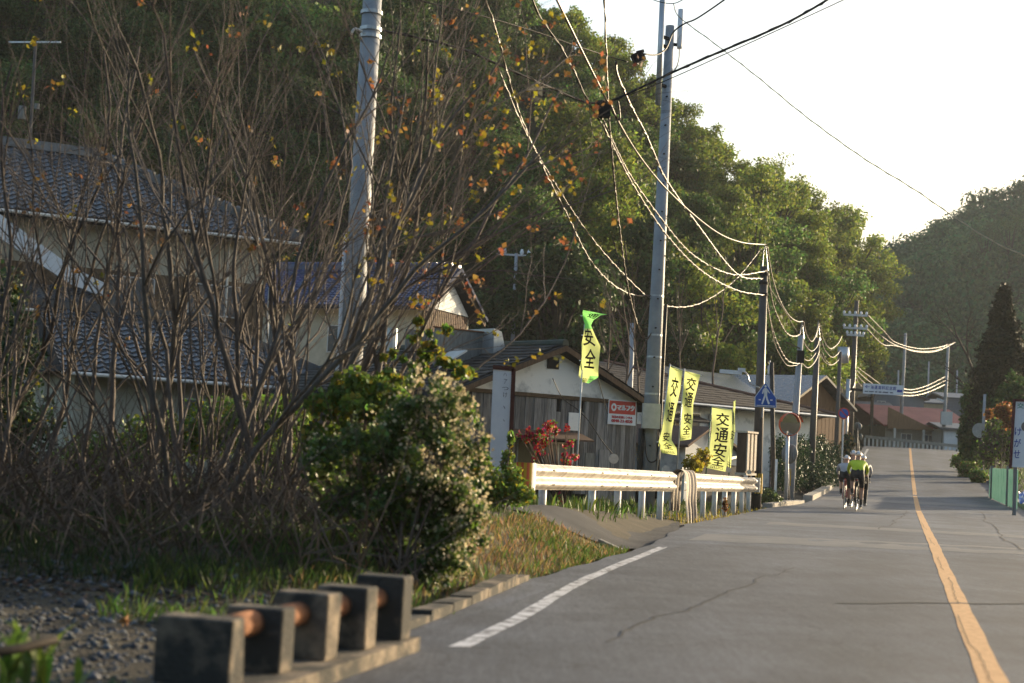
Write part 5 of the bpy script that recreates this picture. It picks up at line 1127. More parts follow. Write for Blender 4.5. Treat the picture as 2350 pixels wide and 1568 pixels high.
for k, (a, b, c, lab) in enumerate(((725, 806, 790, 'upper'), (722, 800, 792, 'outer'), (750, 808, 792, 'lower'))):
    x0 = (1975, 1990, 1985)[k]; xe = (2174, 2184, 2192)[k]
    span(f'{lab} power line sagging from the crossarm pole towards the crest', (x0, a), (xe, c - 3 * k), 80, 124, [(x0 + 40, a + 40, .22), (2055, b - 14, .45), (2105, b, .65), (2150, b - 2, .85)], .028)
for k in range(4):
    span(('first', 'second', 'third', 'fourth')[k] + ' short bright cable running down behind the direction sign', (1966 - k, 842 + 8 * k), (2020 - 14 * k, 882 + 2 * k), 80, 100 - 4 * k, [(1990 - 6 * k, 860 + 7 * k, .5)], .024)
for k in range(3):
    span(('lower', 'middle', 'upper')[k] + ' glinting cable sagging to the far right pole under the wires', (2056 + 8 * k, 906 - 7 * k), (2170, 882 - 9 * k), 100, 124, [(2095, 908 - 7 * k, .35), (2130, 900 - 8 * k, .65)], .035 - .006 * k, .015)
span('dark wire crossing in front of the far hill', (1935, 765), (2380, 790), 90, 84, [(2060, 770, .3), (2120, 768, .45), (2230, 780, .7)], .012)
span('curved drop lead beside the crossarm pole', (1963, 845), (1944, 900), 79.5, 76, [(1961, 880, .4), (1952, 898, .8)], .03)
cable('slack black lead sagging down the white gable', [(1268, 868, 36.6), (1290, 912, 36.7), (1325, 940, 36.8), (1352, 968, 36.9), (1380, 1010, 36.9), (1412, 1050, 37)], .012, 0, M_black)
cable('thin dead vine trailing down the white gable', [(1372, 868, 37.2), (1382, 905, 37.3), (1394, 950, 37.4)], .01, 0, M_black)
def jbox(label, px, py, D, w, h, d, tilt=0):
    c = W(px, py, D); t = thing('junction_box', label, 'junction box', c - (0, 0, h / 2))
    ca, sa = math.cos(tilt), math.sin(tilt); P = []
    for z in (-1, 1):
        for (a, b_) in ((-1, -1), (1, -1), (1, 1), (-1, 1)):
            x_, z_ = a * w / 2, z * h / 2; P.append(c + np.array((x_ * ca - z_ * sa, b_ * d / 2, x_ * sa + z_ * ca)))
    obj('case', MB().hexa(P), M_dark, t)
    obj('lid', MB().tube([c + np.array((-w * .45 * ca - h * .5 * sa * -1, 0, h * .52)), c + np.array((w * .45, 0, h * .52 + w * sa * .4))], .03, 6), M_black, t)
    obj('gland', MB().tube([c + (-w * .1, 0, -h * .5), c + (-w * .1, 0, -h * .68)], .025, 6), M_black, t)
jbox('square black junction box hanging where the cables cross', 1385, 252, 25.1, .22, .24, .2)
jbox('tilted black junction box near the top of the hill skyline', 1465, 133, 26.4, .2, .17, .18, .5)

# ================================================================== CYCLISTS
def bicycle(label, loc, rz, fm, steer=0):
    t = thing('bicycle', label, 'bicycle', loc, rz, 'road bicycles')
    for nm, y in (('wheel', 0), ('wheel', 1.0)):
        a = np.linspace(0, 2 * math.pi, 33); w = lobj(nm, MB().tube([(0, y + .024 * math.cos(q), .335 + .024 * math.sin(q)) for q in a[:9]], .02, 6), M_dark, t)
        lobj('tyre', MB().tube([(0, y + .322 * math.cos(q), .335 + .322 * math.sin(q)) for q in a], .0135, 8, False), M_tyre, w, True)
        lobj('rim', MB().tube([(0, y + .300 * math.cos(q), .335 + .300 * math.sin(q)) for q in a], .011, 6, False), M_steel, w, True)
        sp = MB()
        for k in range(16): q = k * math.pi / 8; sp.tube([(.02 * (-1) ** k, y + .02 * math.cos(q), .335 + .02 * math.sin(q)), (0, y + .3 * math.cos(q + .15), .335 + .3 * math.sin(q + .15))], .0014, 3)
        lobj('spokes', sp, M_steel, w)
    f = MB(); bb_, sc_, ht, hb2 = (0, .41, .275), (0, .22, .80), (0, .83, .83), (0, .87, .70)
    f.tube([bb_, sc_], .017, 8).tube([sc_, ht], .015, 8).tube([bb_, hb2], .02, 8).tube([ht, hb2], .019, 8)
    for s_ in (-1, 1): f.tube([(s_ * .06, 0, .335), (s_ * .02, .41, .275)], .009, 6).tube([(s_ * .06, 0, .335), (s_ * .015, .22, .78)], .008, 6).tube([(s_ * .05, 1.0, .335), (s_ * .035, .89, .68)], .011, 6)
    lobj('frame', f, fm, t, True)
    lobj('seat_post', MB().tube([sc_, (0, .17, .95)], .013, 8), M_steel, t)
    lobj('saddle', MB().hexa([(-.065, .02, .955), (.065, .02, .955), (.02, .29, .955), (-.02, .29, .955), (-.06, .02, .985), (.06, .02, .985), (.018, .29, .98), (-.018, .29, .98)]), M_lycra, t)
    h = MB().tube([(0, .83, .85), (0, .92, .87)], .014, 8).tube([(-.21, .92, .87), (.21, .92, .87)], .013, 8)
    for s_ in (-1, 1): h.tube(smooth_path([(s_ * .21, .92, .87), (s_ * .21, 1.0, .875), (s_ * .21, 1.02, .80), (s_ * .21, .95, .75), (s_ * .21, .88, .75)], 4), .013, 6)
    lobj('handlebar', h, M_lycra, t, True)
    lobj('rear_light', MB().tube([(0, .12, .84), (0, .09, .84)], .022, 8), M_red, t)
    cr = MB().tube([(.03, .41, .275), (.045, .41, .275)], .09, 16)
    cr.tube([(.06, .41, .275), (.07, .41 + .03, .11)], .01, 6).tube([(-.06, .41, .275), (-.07, .41 - .03, .44)], .01, 6)
    lobj('crank', cr, M_dark, t); lobj('pedal', MB().box(.075, .16, .39, .48, .095, .115), M_dark, t); lobj('pedal', MB().box(-.16, -.075, .33, .42, .43, .45), M_dark, t)
    return t
def rider(label, loc, rz, jersey, sleeve, gloves=None, head=(0, 0), s=1.0, legs=False):
    """one continuous body grown with the skin modifier, coloured by region"""
    J = {'pel': (0, .19, 1.0), 'wst': (0, .30, 1.14), 'chs': (0, .47, 1.25), 'nck': (0, .62, 1.31), 'hd0': (0 + head[0], .70, 1.365 + head[1]), 'hd1': (head[0], .745, 1.43 + head[1])}
    E_ = [('pel', 'wst', 0), ('wst', 'chs', 0), ('chs', 'nck', 0), ('nck', 'hd0', 0), ('hd0', 'hd1', 0)]
    R = {'pel': (.155, .13), 'wst': (.135, .115), 'chs': (.165, .125), 'nck': (.06, .06), 'hd0': (.075, .085), 'hd1': (.085, .095)}
    for sgn, n in ((-1, 'l'), (1, 'r')):
        up = n == 'l'; knee = (sgn * .13, .52, .80) if up else (sgn * .12, .50, .58); ank = (sgn * .12, .33, .47) if up else (sgn * .115, .38, .17)
        toe = (sgn * .125, .50, .43) if up else (sgn * .12, .55, .115)
        J.update({'hp' + n: (sgn * .11, .20, .95), 'kn' + n: knee, 'cf' + n: tuple(np.array(knee) * .6 + np.array(ank) * .4 - np.array((0, .02, 0))), 'ak' + n: ank, 'to' + n: toe, 'sh' + n: (sgn * .185, .55, 1.27), 'el' + n: (sgn * .255, .73, 1.08), 'wr' + n: (sgn * .22, .92, .955), 'hn' + n: (sgn * .215, .99, .935)})
        R.update({'hp' + n: (.105, .105), 'kn' + n: (.058, .06), 'cf' + n: (.052, .058), 'ak' + n: (.034, .036), 'to' + n: (.036, .032), 'sh' + n: (.07, .07), 'el' + n: (.043, .045), 'wr' + n: (.029, .03), 'hn' + n: (.034, .038)})
        E_ += [('pel', 'hp' + n, 0), ('hp' + n, 'kn' + n, 0), ('kn' + n, 'cf' + n, 0), ('cf' + n, 'ak' + n, 0), ('ak' + n, 'to' + n, 0), ('chs', 'sh' + n, 0), ('sh' + n, 'el' + n, 0), ('el' + n, 'wr' + n, 0), ('wr' + n, 'hn' + n, 0)]
    names = list(J); me = bpy.data.meshes.new('body'); me.from_pydata([J[k] for k in names], [(names.index(a), names.index(b)) for a, b, _ in E_], [])
    o = bpy.data.objects.new('body', me); C.objects.link(o); md = o.modifiers.new('s', 'SKIN')
    for i, k in enumerate(names): sv = me.skin_vertices[0].data[i]; sv.radius = R[k]; sv.use_root = (k == 'pel')
    o.modifiers.new('ss', 'SUBSURF').levels = 2; bpy.context.view_layer.update()
    m2 = bpy.data.meshes.new_from_object(o.evaluated_get(bpy.context.evaluated_depsgraph_get())); bpy.data.objects.remove(o)
    mats = [jersey, sleeve, M_lycra, M_skin, gloves or M_skin, M_signfg]
    for mt in mats: m2.materials.append(mt)
    segs = [(np.array(J[a]), np.array(J[b]), a, b) for a, b, _ in E_]
    for p in m2.polygons:
        c = np.array(p.center); best = None; p.use_smooth = True
        for a, b, na, nb2 in segs:
            d = b - a; tt = np.clip((c - a).dot(d) / d.dot(d), 0, 1); q = np.linalg.norm(c - a - d * tt)
            if best is None or q < best[0]: best = (q, na, nb2, tt)
        _, na, nb2, tt = best
        if nb2[:2] in ('wr',): mi = 1 if tt < .75 else 4
        elif nb2[:2] == 'hn': mi = 4
        elif nb2[:2] == 'el': mi = 1
        elif nb2 in ('hd0', 'hd1') or (nb2 == 'nck' and tt > .75): mi = 3
        elif nb2[:2] == 'hp' or (nb2[:2] == 'kn' and tt < .85) or (nb2 == 'wst' and tt < .3): mi = 2
        elif nb2[:2] == 'to': mi = 5
        elif nb2[:2] == 'ak' and tt > .45: mi = 2
        elif nb2[:2] in ('kn', 'cf', 'ak'): mi = 2 if legs else 3
        else: mi = 0
        p.material_index = mi
    t = thing('person', label, 'person', loc, rz); t.scale = (s, s, s)
    b_ = bpy.data.objects.new('body', m2); C.objects.link(b_); b_.parent = t
    hc_ = np.array((head[0], .745, 1.455 + head[1])); hm = MB(); nu_, nv_ = 16, 7
    def hp_(u, v):
        a = 2 * math.pi * u; e = v * math.pi / 2
        return hc_ + np.array((.098 * math.cos(a) * math.cos(e), .13 * math.sin(a) * math.cos(e) - .02, .105 * math.sin(e) - .02 * math.sin(a)))
    he_ = lobj('helmet', hm.grid(hp_, nu_, nv_), M_helm, t, True)
    for k in (-.05, 0, .05): lobj('vent', MB().tube(smooth_path([hc_ + (k, -.13, .035), hc_ + (k, -.06, .098), hc_ + (k, .05, .108)], 4), .012, 5), M_lycra, he_)
    return t
RH = -math.atan(.2525)
def rl(px, D, z=None): x = W(px, 1172, D)[0]; return (x, D, float(zr(D)) + .002)
for (lab, blab, px, D, j, sl, gl, hd_, s_, lg, fm) in (
    ('cyclist in a lime yellow jersey and black shorts riding closest', 'road bicycle under the cyclist in lime yellow', 1964, 42.6, M_jy, M_jy, None, (0, .02), 1.03, False, M_dark),
    ('cyclist in a grey jersey on the left of the group', 'road bicycle with red parts under the cyclist in grey', 1937, 43.9, M_jg, M_jg, None, (0, .0), .97, False, M_bikeframe),
    ('cyclist in white sleeves and black gloves at the right of the group', 'road bicycle under the cyclist with white sleeves', 1974.5, 44.7, M_jn, M_jw, M_lycra, (0, 0), 1.0, True, M_dark),
    ('cyclist in navy half hidden ahead of the lime yellow rider', 'road bicycle under the half hidden cyclist in navy', 1952.5, 45.9, M_jn, M_jn, None, (0, .06), 1.04, False, M_bikeframe)):
    rider(lab, rl(px, D), RH, j, sl, gl, hd_, s_, lg); bicycle(blab, rl(px, D), RH, fm)

# ================================================================== PLANTS
# ---- big bare multi stemmed shrubs on the left
def shrub(k, x, y, nst, lean, label, hmul=1.0, leafp=.35, rad=.05):
    rd = np.random.default_rng(500 + k); z = float(gz(x, y)); t = thing('bare_shrub', label, 'shrub', (x, y, z), 0, 'bare many stemmed shrubs'); LO, LY = [], []
    for i in range(nst):
        a = rd.uniform(0, 6.28); r0 = rd.uniform(.05, .5); p = np.array((x + r0 * math.cos(a), y + r0 * math.sin(a) * .7, z - .1)); thin = i % 3 != 0
        d = np.array((math.cos(a) * rd.uniform(.05, .35) + lean[0] + rd.normal() * .16, math.sin(a) * .2 + lean[1], 1.0)); tips = []; mb = MB()
        grow(mb, p, d, rd.uniform(3.2, 5.2) * hmul, rad * (rd.uniform(.8, 1.2) if not thin else rd.uniform(.28, .5)), 3 if not thin or i % 2 else 2, rd, tips, up=.08, wob=.105, sides=6, split=(3, 7) if not thin else (3, 6), ang=(.2, .65), shrink=(.40, .64))
        obj('stem', mb, M_bark, t, True)
        for q, dd in tips:
            right = np.clip((q[0] + 2.4) / 2.2, 0, 1); pr = leafp * (.22 + 1.5 * right) * (q[0] < 1.15)
            if rd.random() < pr:
                yl = rd.random() < .38 + .3 * (q[2] < 2.6)
                for _ in range(rd.integers(4, 8)): (LY if yl else LO).append(q + rd.normal(size=3) * .035)
    for nm, lst, m in (('young_leaves', LO, M_leafO), ('yellow_leaves', LY, M_leafY)):
        if lst: V, Q = leaf_cards(np.array(lst), .062, .75, None, .5, rd); fobj(nm, V, Q, m, t)
    return t
SH = [(-4.9, 15.5, 9, (-.05, 0), 'bare shrub at the left edge over the tiled house'), (-4.1, 16.3, 9, (-.12, 0), 'bare shrub in front of the white barge wall'), (-3.2, 15.2, 12, (.03, 0), 'thick clump of bare stems left of the grey pole'),
      (-2.7, 16.6, 11, (.2, .02), 'bare shrub with stems leaning right across the grey pole'), (-2.3, 15.6, 12, (.38, 0), 'bare shrub spreading far right with orange young leaves'), (-2.0, 17.0, 13, (.46, .03), 'rightmost bare shrub with low arching branches'), (-3.7, 18.4, 8, (.08, 0), 'taller bare shrub standing behind the clump'), (-5.6, 17.5, 7, (.1, 0), 'grey stemmed bare shrub behind the left edge')]
for k, (x, y, n, ln_, lab) in enumerate(SH): shrub(k, x, y, n, ln_, lab, 1.0 + .06 * (k % 3), .045, .034)
# tangled dry brush round the stems
rd = np.random.default_rng(9); mb = MB()
for i in range(1300):
    x, y = rd.uniform(-6, -.9), rd.uniform(11.6, 17.5); p = np.array((x, y, float(gz(x, y)) - .02)); d = np.array((rd.normal() * .6, rd.normal() * .5, rd.uniform(.2, 1.1))); L_ = rd.uniform(.4, 1.7)
    pts = [p]
    for s_ in range(4): d = d + rd.normal(size=3) * .25; pts.append(pts[-1] + unit(d) * L_ / 4)
    mb.tube(pts, [.009, .008, .006, .004, .002], 3, False)
tag(obj('dry_brush', mb, M_brush), 'tangle of dry brown twigs between the bare stems', 'brushwood', kind='stuff')
# ---- leafy shrubs
def bush(name, label, cat, lobes, n, size, m, depth=.5, nb=.45, stems=6, extra=None, group=None, aspect=.6, seed=1, root=None):
    r_ = np.random.default_rng(700 + seed); c = np.mean([l[0] for l in lobes], 0); x, y = (root if root is not None else c[:2]); z = float(gz(x, y)); t = thing(name, label, cat, (x, y, z), 0, group)
    if stems:
        mb = MB()
        for l in lobes[:stems * 2]: p = np.array(l[0]); mb.tube(smooth_path([(x + r_.normal() * .1, y + r_.normal() * .1, z - .1), (x * .5 + p[0] * .5, y * .5 + p[1] * .5, z * .5 + p[2] * .5), p], 3), [.014, .013, .012, .01, .009, .007, .005], 5, False)
        obj('stems', mb, M_brush, t)
    V, Q = crown(n, lobes, size, r_, depth, nb, aspect); fobj('leaves', V, Q, m, t)
    if extra:
        for nm, nn, sz, mm, dp in extra: V, Q = crown(nn, lobes, sz, r_, dp, .3, .8); fobj(nm, V, Q, mm, t)
    return t
def px_lobe(px, py, D, rpx, rpy=None, rd_=None): c = W(px, py, D); return (tuple(c), (rpx * D / F, (rd_ or rpx) * D / F, (rpy or rpx) * D / F))
r_ = np.random.default_rng(78); fl = []
def rand_lobes(ells, n, D, rr_, seed, jit=.2):
    r_ = np.random.default_rng(seed); out = []
    while len(out) < n:
        e = ells[r_.integers(len(ells))]; a, q = r_.uniform(0, 6.28), math.sqrt(r_.random()); out.append(px_lobe(e[0] + e[2] * q * math.cos(a), e[1] + e[3] * q * math.sin(a), D + r_.normal() * jit, r_.uniform(*rr_), r_.uniform(*rr_), r_.uniform(*rr_)))
    return out
while len(fl) < 120:
    px, py = r_.uniform(690, 1110), r_.uniform(860, 1375)
    e1 = ((px - 962) / 140) ** 2 + ((py - 1120) / 250) ** 2; e2 = ((px - 815) / 115) ** 2 + ((py - 1085) / 110) ** 2
    if min(e1, e2) < 1: big = min(e1, e2) < .6; fl.append(px_lobe(px, py, 12.95 + r_.normal() * .22, r_.uniform(24, 46) if big else r_.uniform(12, 28), r_.uniform(20, 44) if big else r_.uniform(12, 34), 34))
for k in range(70):
    a = r_.uniform(0, 6.28); q = r_.uniform(.95, 1.16); fl.append(px_lobe(955 + 150 * q * math.cos(a), 1110 + 235 * q * math.sin(a) * (1 if math.sin(a) < 0 else .95), 12.95 + r_.normal() * .2, r_.uniform(5, 14), r_.uniform(8, 20), 12))
bush('flecked_shrub', 'dense shrub covered in small cream blossoms at the bank', 'shrub', fl, 17000, .05, M_leafB, .9, .25, 12, [('young_leaves', 7000, .05, M_leafG, .9)], None, .6, 1, root=(-.75, 12.7))
fs = bpy.data.objects['flecked_shrub']; r_ = np.random.default_rng(77)
P, d = lobe_points(5200, fl, r_, .1); P = P + d * .015; LC = np.array([l[0] for l in fl]); LR = np.array([l[1] for l in fl])
out = (((P[:, None] - LC[None]) / (LR[None] * .97)) ** 2).sum(2).min(1) > 1; out |= P[:, 1] < 12.72; P, d = P[out], d[out]; c = W(930, 1120, 12.9); w_ = (P[:, 0] - c[0]) / .5 + (P[:, 2] - c[2]) * .15; k_ = r_.random(len(P)) < np.clip(.14 + .46 * w_, .04, .7)
P = (P[k_][:, None] + r_.normal(size=(k_.sum(), 7, 3)) * .03).reshape(-1, 3); d = np.repeat(d[k_], 7, 0); keep = r_.random(len(P)) < .8; V, Q = leaf_cards(P[keep], .03, .95, d[keep], .4, r_); fobj('flecks', V, Q, M_fleck, fs)  # small cream cards over the outer leaves, denser towards the right
bush('green_shrub', 'bright green leafy shrub behind the left of the blossoms', 'shrub', rand_lobes([(790, 975, 95, 90), (860, 910, 70, 50)], 46, 14.5, (16, 36), 31), 5200, .065, M_leafG, .9, .25, 12, [('yellow_leaves', 500, .07, M_leafY, .4)], None, .65, 2)
bush('green_shrub', 'yellow green sapling reaching up before the slate roof', 'shrub', rand_lobes([(985, 775, 55, 45), (930, 850, 60, 50), (1040, 850, 60, 50), (870, 890, 60, 40)], 40, 15.5, (8, 20), 32), 900, .08, M_leafG, .9, .2, 14, [('yellow_leaves', 420, .075, M_leafY, .8)], None, .7, 3, root=(-1.0, 15.5))
bush('green_shrub', 'fresh green bush at the foot of the white signboard', 'shrub', [px_lobe(1120, 1125, 19.0, 45, 50), px_lobe(1175, 1110, 19.2, 28, 40), px_lobe(1100, 1070, 19.3, 30, 40), px_lobe(1165, 1060, 19.6, 16, 30), px_lobe(1195, 1135, 19.0, 36, 24), px_lobe(1172, 1010, 19.6, 8, 20)], 3000, .06, M_leafG, .6, .3, 4, [('yellow_leaves', 350, .06, M_leafY, .4)], None, .6, 4)
bush('dark_shrub', 'dark glossy shrub filling the left edge', 'shrub', [px_lobe(20, 820, 18.5, 80, 110), px_lobe(40, 980, 18.2, 90, 90), px_lobe(0, 680, 18.6, 60, 80), px_lobe(60, 1120, 18, 90, 80)], 5000, .075, M_leafD, .6, .4, 4, [('yellow_leaves', 160, .06, M_leafY, .3)], None, .6, 5)
bush('dark_shrub', 'dark green undergrowth below the annexe roof', 'shrub', [px_lobe(230, 1060, 19.6, 110, 60), px_lobe(380, 1010, 20, 110, 60), px_lobe(520, 980, 20, 110, 70), px_lobe(640, 960, 20, 90, 60), px_lobe(640, 1060, 19.6, 100, 60)], 7000, .08, M_leafG, .7, .3, 4, [('yellow_leaves', 500, .07, M_leafY, .5)], None, .6, 6)
bush('red_shrub', 'crimson flowered shrub behind the first guard rail', 'shrub', rand_lobes([(1275, 985, 48, 12), (1240, 1020, 40, 40), (1305, 1045, 22, 30), (1300, 1140, 22, 45), (1215, 1010, 25, 30)], 44, 25, (5, 13), 33), 420, .06, M_leafG, .9, .2, 22, [('red_blossoms', 1100, .05, M_redleaf, .8)], None, .7, 7, root=(.9, 25.2))
bush('weed_bush', 'yellowish weeds growing behind the second banner', 'weeds', [px_lobe(1590, 1065, 33.5, 25, 22), px_lobe(1612, 1050, 34, 18, 22)], 700, .09, M_leafY, .8, .2, 3, None, None, .6, 8)
bush('round_bush', 'low rounded grey green plant between dark pole and mirrors', 'plant', [px_lobe(1762, 1142, 44.6, 26, 18), px_lobe(1780, 1148, 44.8, 15, 12)], 1600, .09, M_leafB, .6, .4, 2, None, None, .5, 9)
bush('weed_bush', 'rust brown dock stalk at the foot of the rail posts', 'weeds', [px_lobe(1664, 1160, 33.2, 6, 16)], 260, .06, M_leafO, .9, .2, 2, None, None, .5, 10)
# hedge by the cyclists
hl = []
for k in range(9): px = 1790 + k * 15; D = 50.5 + k * 1.6; hl.append(px_lobe(px, 1040 + 6 * math.sin(k * 2) + (k > 6) * 12, D + 1.5, 24, 36, 26)); hl.append(px_lobe(px, 1090, D + .5, 22, 34, 22))
bush('hedge', 'dense glossy evergreen hedge beside the left road edge', 'hedge', hl, 24000, .095, M_leafD, .45, .5, 8, None, None, .55, 11)
bush('dark_shrub', 'brown green shrub under the no parking sign', 'shrub', [px_lobe(1945, 1025, 70, 14, 28), px_lobe(1955, 1050, 69, 12, 18)], 1500, .14, M_leafD, .6, .4, 2, [('dry_leaves', 500, .12, M_grassd, .4)], None, .6, 12)
# right verge
bush('cypress', 'tall dark conical cypress on the right', 'tree', [px_lobe(2302 - (k % 2) * 6 + 3, 690 + 36 * k, 78, 18 + 9.6 * k if k < 6 else 70, 36, 16 + 9 * k if k < 6 else 62) for k in range(9)], 24000, .26, M_cyp, .5, .5, 6, None, None, .45, 13)
bush('dark_tree', 'dark bushy evergreen below the cypress', 'tree', [px_lobe(2235, 930, 80, 30, 50), px_lobe(2225, 1000, 80, 26, 50), px_lobe(2260, 980, 79, 34, 60), px_lobe(2290, 960, 77, 40, 60), px_lobe(2330, 930, 74, 40, 70), px_lobe(2230, 1050, 80, 24, 24)], 11000, .22, M_f1, .55, .4, 6, None, None, .6, 14)
bush('orange_shrub', 'orange leaved shrub beside the billboard', 'shrub', [px_lobe(2305, 945, 62, 22, 20), px_lobe(2316, 965, 62, 14, 20), px_lobe(2270, 950, 64, 10, 12)], 1100, .15, M_leafO, .7, .3, 3, None, None, .6, 15)
bush('brown_thicket', 'brownish leafless thicket behind the green sheet fence', 'shrub', [px_lobe(2285, 1010, 66, 30, 45), px_lobe(2310, 1020, 64, 26, 50), px_lobe(2265, 1040, 67, 22, 36)], 4500, .16, M_brush, .7, .3, 6, [('leaves', 1300, .14, M_leafG, .5)], None, .25, 16)
bush('verge_bush', 'low green bush on the right verge near the crest', 'shrub', [px_lobe(2205, 1060, 84, 22, 16), px_lobe(2225, 1080, 78, 26, 20), px_lobe(2245, 1095, 73, 20, 18)], 3200, .15, M_leafG, .6, .3, 3, [('dry_leaves', 400, .12, M_grassd, .4)], None, .6, 17)
# bare tree by the crest on the right
rd = np.random.default_rng(41); bt = thing('bare_tree', 'leafless dark tree left of the cypress', 'tree', (*W(2260, 900, 92)[:2], float(gz(*W(2260, 900, 92)[:2])))); mb = MB(); tips = []
grow(mb, W(2262, 1000, 92), (-.35, 0, 1), 6.5, .16, 3, rd, tips, up=.05, wob=.09, split=(4, 7), ang=(.4, .9)); obj('branches', mb, M_trunk, bt)
# thin bare saplings on the slope behind the grey pole
for k, (px, py, D, h) in enumerate(((1430, 850, 52, 4.5), (1395, 830, 54, 4), (1470, 840, 52, 4.2), (1560, 830, 60, 4), (1640, 800, 62, 4.5))):
    p = W(px, py, D); b_ = thing('bare_sapling', ('leafless sapling just left of the old grey pole', 'leafless sapling right above the wooden house roof', 'leafless sapling between the old pole and tall pole', 'leafless sapling over the hipped roof left end', 'leafless sapling over the middle of the hipped roof')[k], 'tree', p, 0, 'leafless saplings'); mb = MB(); tips = []
    grow(mb, p - (0, 0, 1.5), (rd.normal() * .15, 0, 1), h, .05, 2, rd, tips, up=.15, wob=.06, split=(5, 9), ang=(.25, .6)); obj('branches', mb, M_brush, b_)

# ---- grass
def grass(name, label, n, xr, yr, test, h, w, m, lean=.5, seed=1):
    r_ = np.random.default_rng(900 + seed); x = r_.uniform(*xr, n); y = r_.uniform(*yr, n); k = test(x, y, r_); P = on_ground(x[k], y[k], -.01)
    V, Q = blades(P, h, w, lean, r_); return tag(fobj(name, V, Q, m), label, 'grass', kind='stuff')
tkv = lambda y: np.interp(y, [9, 10.6, 13.85, 16.5], [-3.42, -3.5, -3.72, -3.78])
bankt = lambda x, y, r_: (tlat(x, y) < tkv(y) + .04) & (tlat(x, y) > -6.5) & (r_.random(len(x)) < np.clip(.35 + .65 * np.sin(x * 3 + 1.3 * np.sin(y * 2)) * np.sin(y * 2.2), .12, 1)) & (y < 19.4 + .25 * np.sin(x * 5))
grass('grass', 'green grass on the roadside bank', 60000, (-2.5, 1.8), (9.6, 19.8), bankt, .11, .0065, M_grassg, .6, 1)
grass('dry_grass', 'dry straw coloured grass on the edge of the bank', 24000, (-1.5, 1.8), (9.4, 19.6), lambda x, y, r_: (tlat(x, y) < tkv(y) + .02) & (tlat(x, y) > -4.9) & (r_.random(len(x)) < .35 + .5 * (y > 15)), .09, .0055, M_grassd, .7, 2)
grass('tall_grass', 'grass darkened for the shade under the bare shrubs', 34000, (-6, -1.0), (10.9, 17.5), lambda x, y, r_: (tlat(x, y) < -4.3) & (r_.random(len(x)) < .5 + .4 * np.sin(2 * x) * np.sin(3 * y)), .12, .007, M_grassshade, .5, 3)
grass('verge_weeds', 'weeds along the foot of the guard rails', 5000, (2.6, 7.2), (28.2, 43), lambda x, y, r_: (tlat(x, y) < edge_l(y) + .12) & (tlat(x, y) > edge_l(y) - .7) & (r_.random(len(x)) < .8), .11, .014, M_leafY, .7, 4)
grass('kerb_weeds', 'yellowish weeds along the left kerb', 6000, (8, 17.5), (43, 68), lambda x, y, r_: (np.abs(tlat(x, y) - edge_l(y) - .05) < .25), .08, .016, M_grassd, .8, 5)
grass('right_verge_grass', 'rough grass on the right verge', 9000, (14, 30), (42, 92), lambda x, y, r_: (tlat(x, y) > 3.7) & (tlat(x, y) < 6.5), .25, .03, M_grassg, .6, 6)
grass('yard_grass', 'rough grass between the houses and the street', 14000, (-14, 8), (22, 44), lambda x, y, r_: tlat(x, y) < -4.6, .18, .02, M_grassg, .6, 7)
# leaf litter
r_ = np.random.default_rng(55); x = r_.uniform(-5, -.2, 9000); y = r_.uniform(9.3, 14.5, 9000); k = (tlat(x, y) < -3.7) & ((y > 10.5) | (r_.random(9000) < .12)); V, Q = leaf_cards(on_ground(x[k], y[k], .012), .05, .6, np.tile([0, 0, 1.], (k.sum(), 1)), .75, r_)
tag(fobj('leaf_litter', V, Q, M_litter), 'fallen brown leaves at the edge of the gravel', 'leaves', kind='stuff')
# foreground weeds bottom left
def weed(label, px, py, D, n, L_, w, m, seed, spread=.12):
    r_ = np.random.default_rng(seed); p = W(px, py, D); p[2] = float(gz(p[0], p[1])); t = thing('weed_plant', label, 'weeds', p); b = MB()
    for i in range(n):
        a = r_.uniform(0, 6.28); o_ = np.array((math.cos(a), math.sin(a), 0)); q = p + np.append(r_.normal(size=2) * spread, 0); l = L_ * r_.uniform(.6, 1.2); sd = np.array((-o_[1], o_[0], 0)) * w
        c_ = [q + o_ * l * .45 * k_ ** 1.6 + np.array((0, 0, l * (k_ - .35 * k_ * k_))) for k_ in (0, .33, .66, 1)]
        b.add([c_[0] - sd * .5, c_[0] + sd * .5, c_[1] - sd, c_[1] + sd, c_[2] - sd * .8, c_[2] + sd * .8, c_[3]], [(0, 1, 3, 2), (2, 3, 5, 4), (4, 5, 6)])
    obj('blades', b, m, t)['kind'] = 'stuff'; return t
weed('clump of yellow green blades at the bottom left corner', 50, 1500, 7.2, 30, .42, .02, M_leafG, 1)
weed('dark leafy weeds beside the nearest parapet post', 250, 1560, 6.6, 60, .22, .018, M_leafB, 2, .22)
weed('dark leafy weeds at the bottom edge left of the parapet', 130, 1600, 6.2, 60, .22, .02, M_leafD, 3, .25)
weed('small bright weed at the foot of the last parapet post', 955, 1505, 8.45, 14, .09, .01, M_leafG, 4, .03)
weed('tuft of weeds in the gap beyond the bank', 1400, 1280, 17.4, 18, .12, .012, M_leafG, 5, .08)
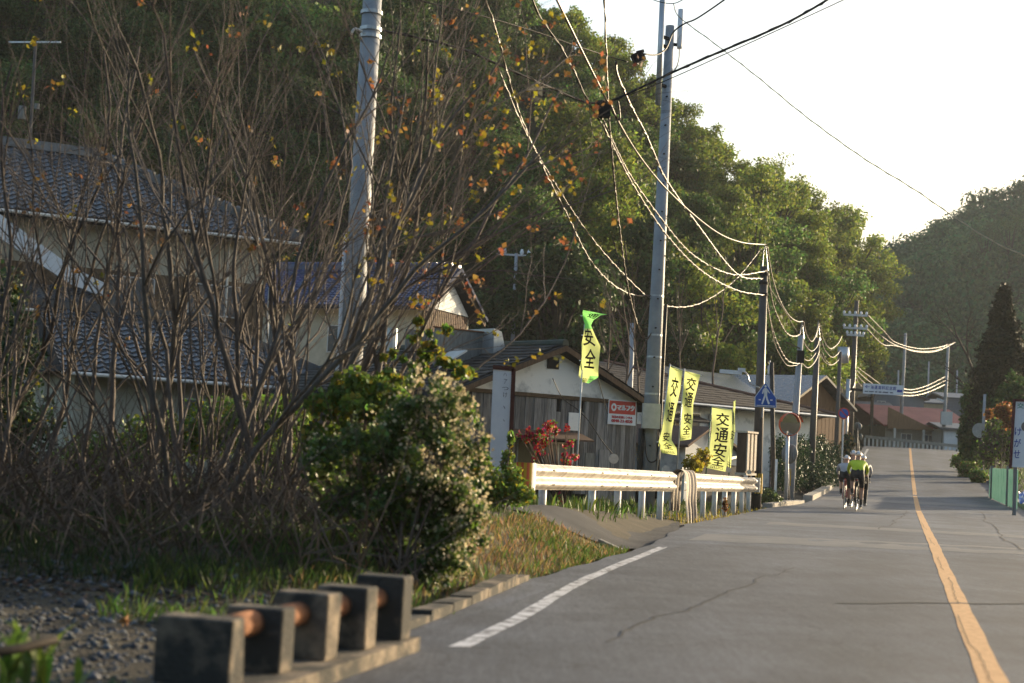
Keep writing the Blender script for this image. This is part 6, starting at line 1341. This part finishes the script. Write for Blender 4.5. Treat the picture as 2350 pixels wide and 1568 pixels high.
tag(obj('fallen_branch', MB().tube(smooth_path([W(-30, 1500, 6.6), W(40, 1490, 6.7), W(90, 1478, 6.8), W(125, 1470, 6.9)], 4), .022, 7), M_trunk), 'dark fallen branch at the bottom left corner', 'branch')
b = MB().beam(gnd(1375, 1248) + (0, 0, .03), gnd(1428, 1272) + (0, 0, .03), .05, .06); tag(obj('gutter_edge', b, M_conc), 'curved pale gutter edge beyond the tip of the bank', 'gutter')
for k, (px, py, D, m, lab) in enumerate(((395, 1372, 9.6, M_leafY, 'yellow and red fallen leaf cluster on the gravel'), (292, 1392, 9.3, M_leafO, 'orange fallen leaf cluster on the gravel'))):
    c = W(px, py, D); c[2] = float(gz(c[0], c[1])) + .05; V, Q = leaf_cards(c + np.random.default_rng(k).normal(size=(7, 3)) * .02, .06, .8, None, .5, np.random.default_rng(k)); tag(fobj('fallen_leaf', V, Q, m), lab, 'leaf')

# ---- unseen hill added behind the camera to block sky light
hx = np.arange(-160, 170, 8.0); hy = np.arange(-56, -15, 4.0); X, Y = np.meshgrid(hx, hy); Z = -.3 + np.clip((-18 - Y) / 36, 0, 1) ** .8 * 30 + 1.5 * np.sin(X * .21) * np.sin(Y * .3)
idx = np.arange(X.size).reshape(X.shape); quads = np.stack([idx[:-1, :-1], idx[:-1, 1:], idx[1:, 1:], idx[1:, :-1]], -1).reshape(-1, 4)
tag(fobj('hillside', np.stack([X, Y, Z], -1).reshape(-1, 3), quads, M_far), kind='structure')
# ---- haze
hz = bpy.data.materials.new('haze'); hz.use_nodes = True; N = hz.node_tree.nodes; N.remove(N['Principled BSDF'])
pv = N.new('ShaderNodeVolumePrincipled'); pv.inputs['Color'].default_value = (.86, .92, 1, 1); pv.inputs['Density'].default_value = .00022; pv.inputs['Anisotropy'].default_value = .3
hz.node_tree.links.new(pv.outputs[0], N['Material Output'].inputs['Volume'])
tag(obj('haze', MB().box(-305, 335, -62, 610, -3, 150), hz), kind='stuff', label='thin evening haze over the valley', cat='haze')
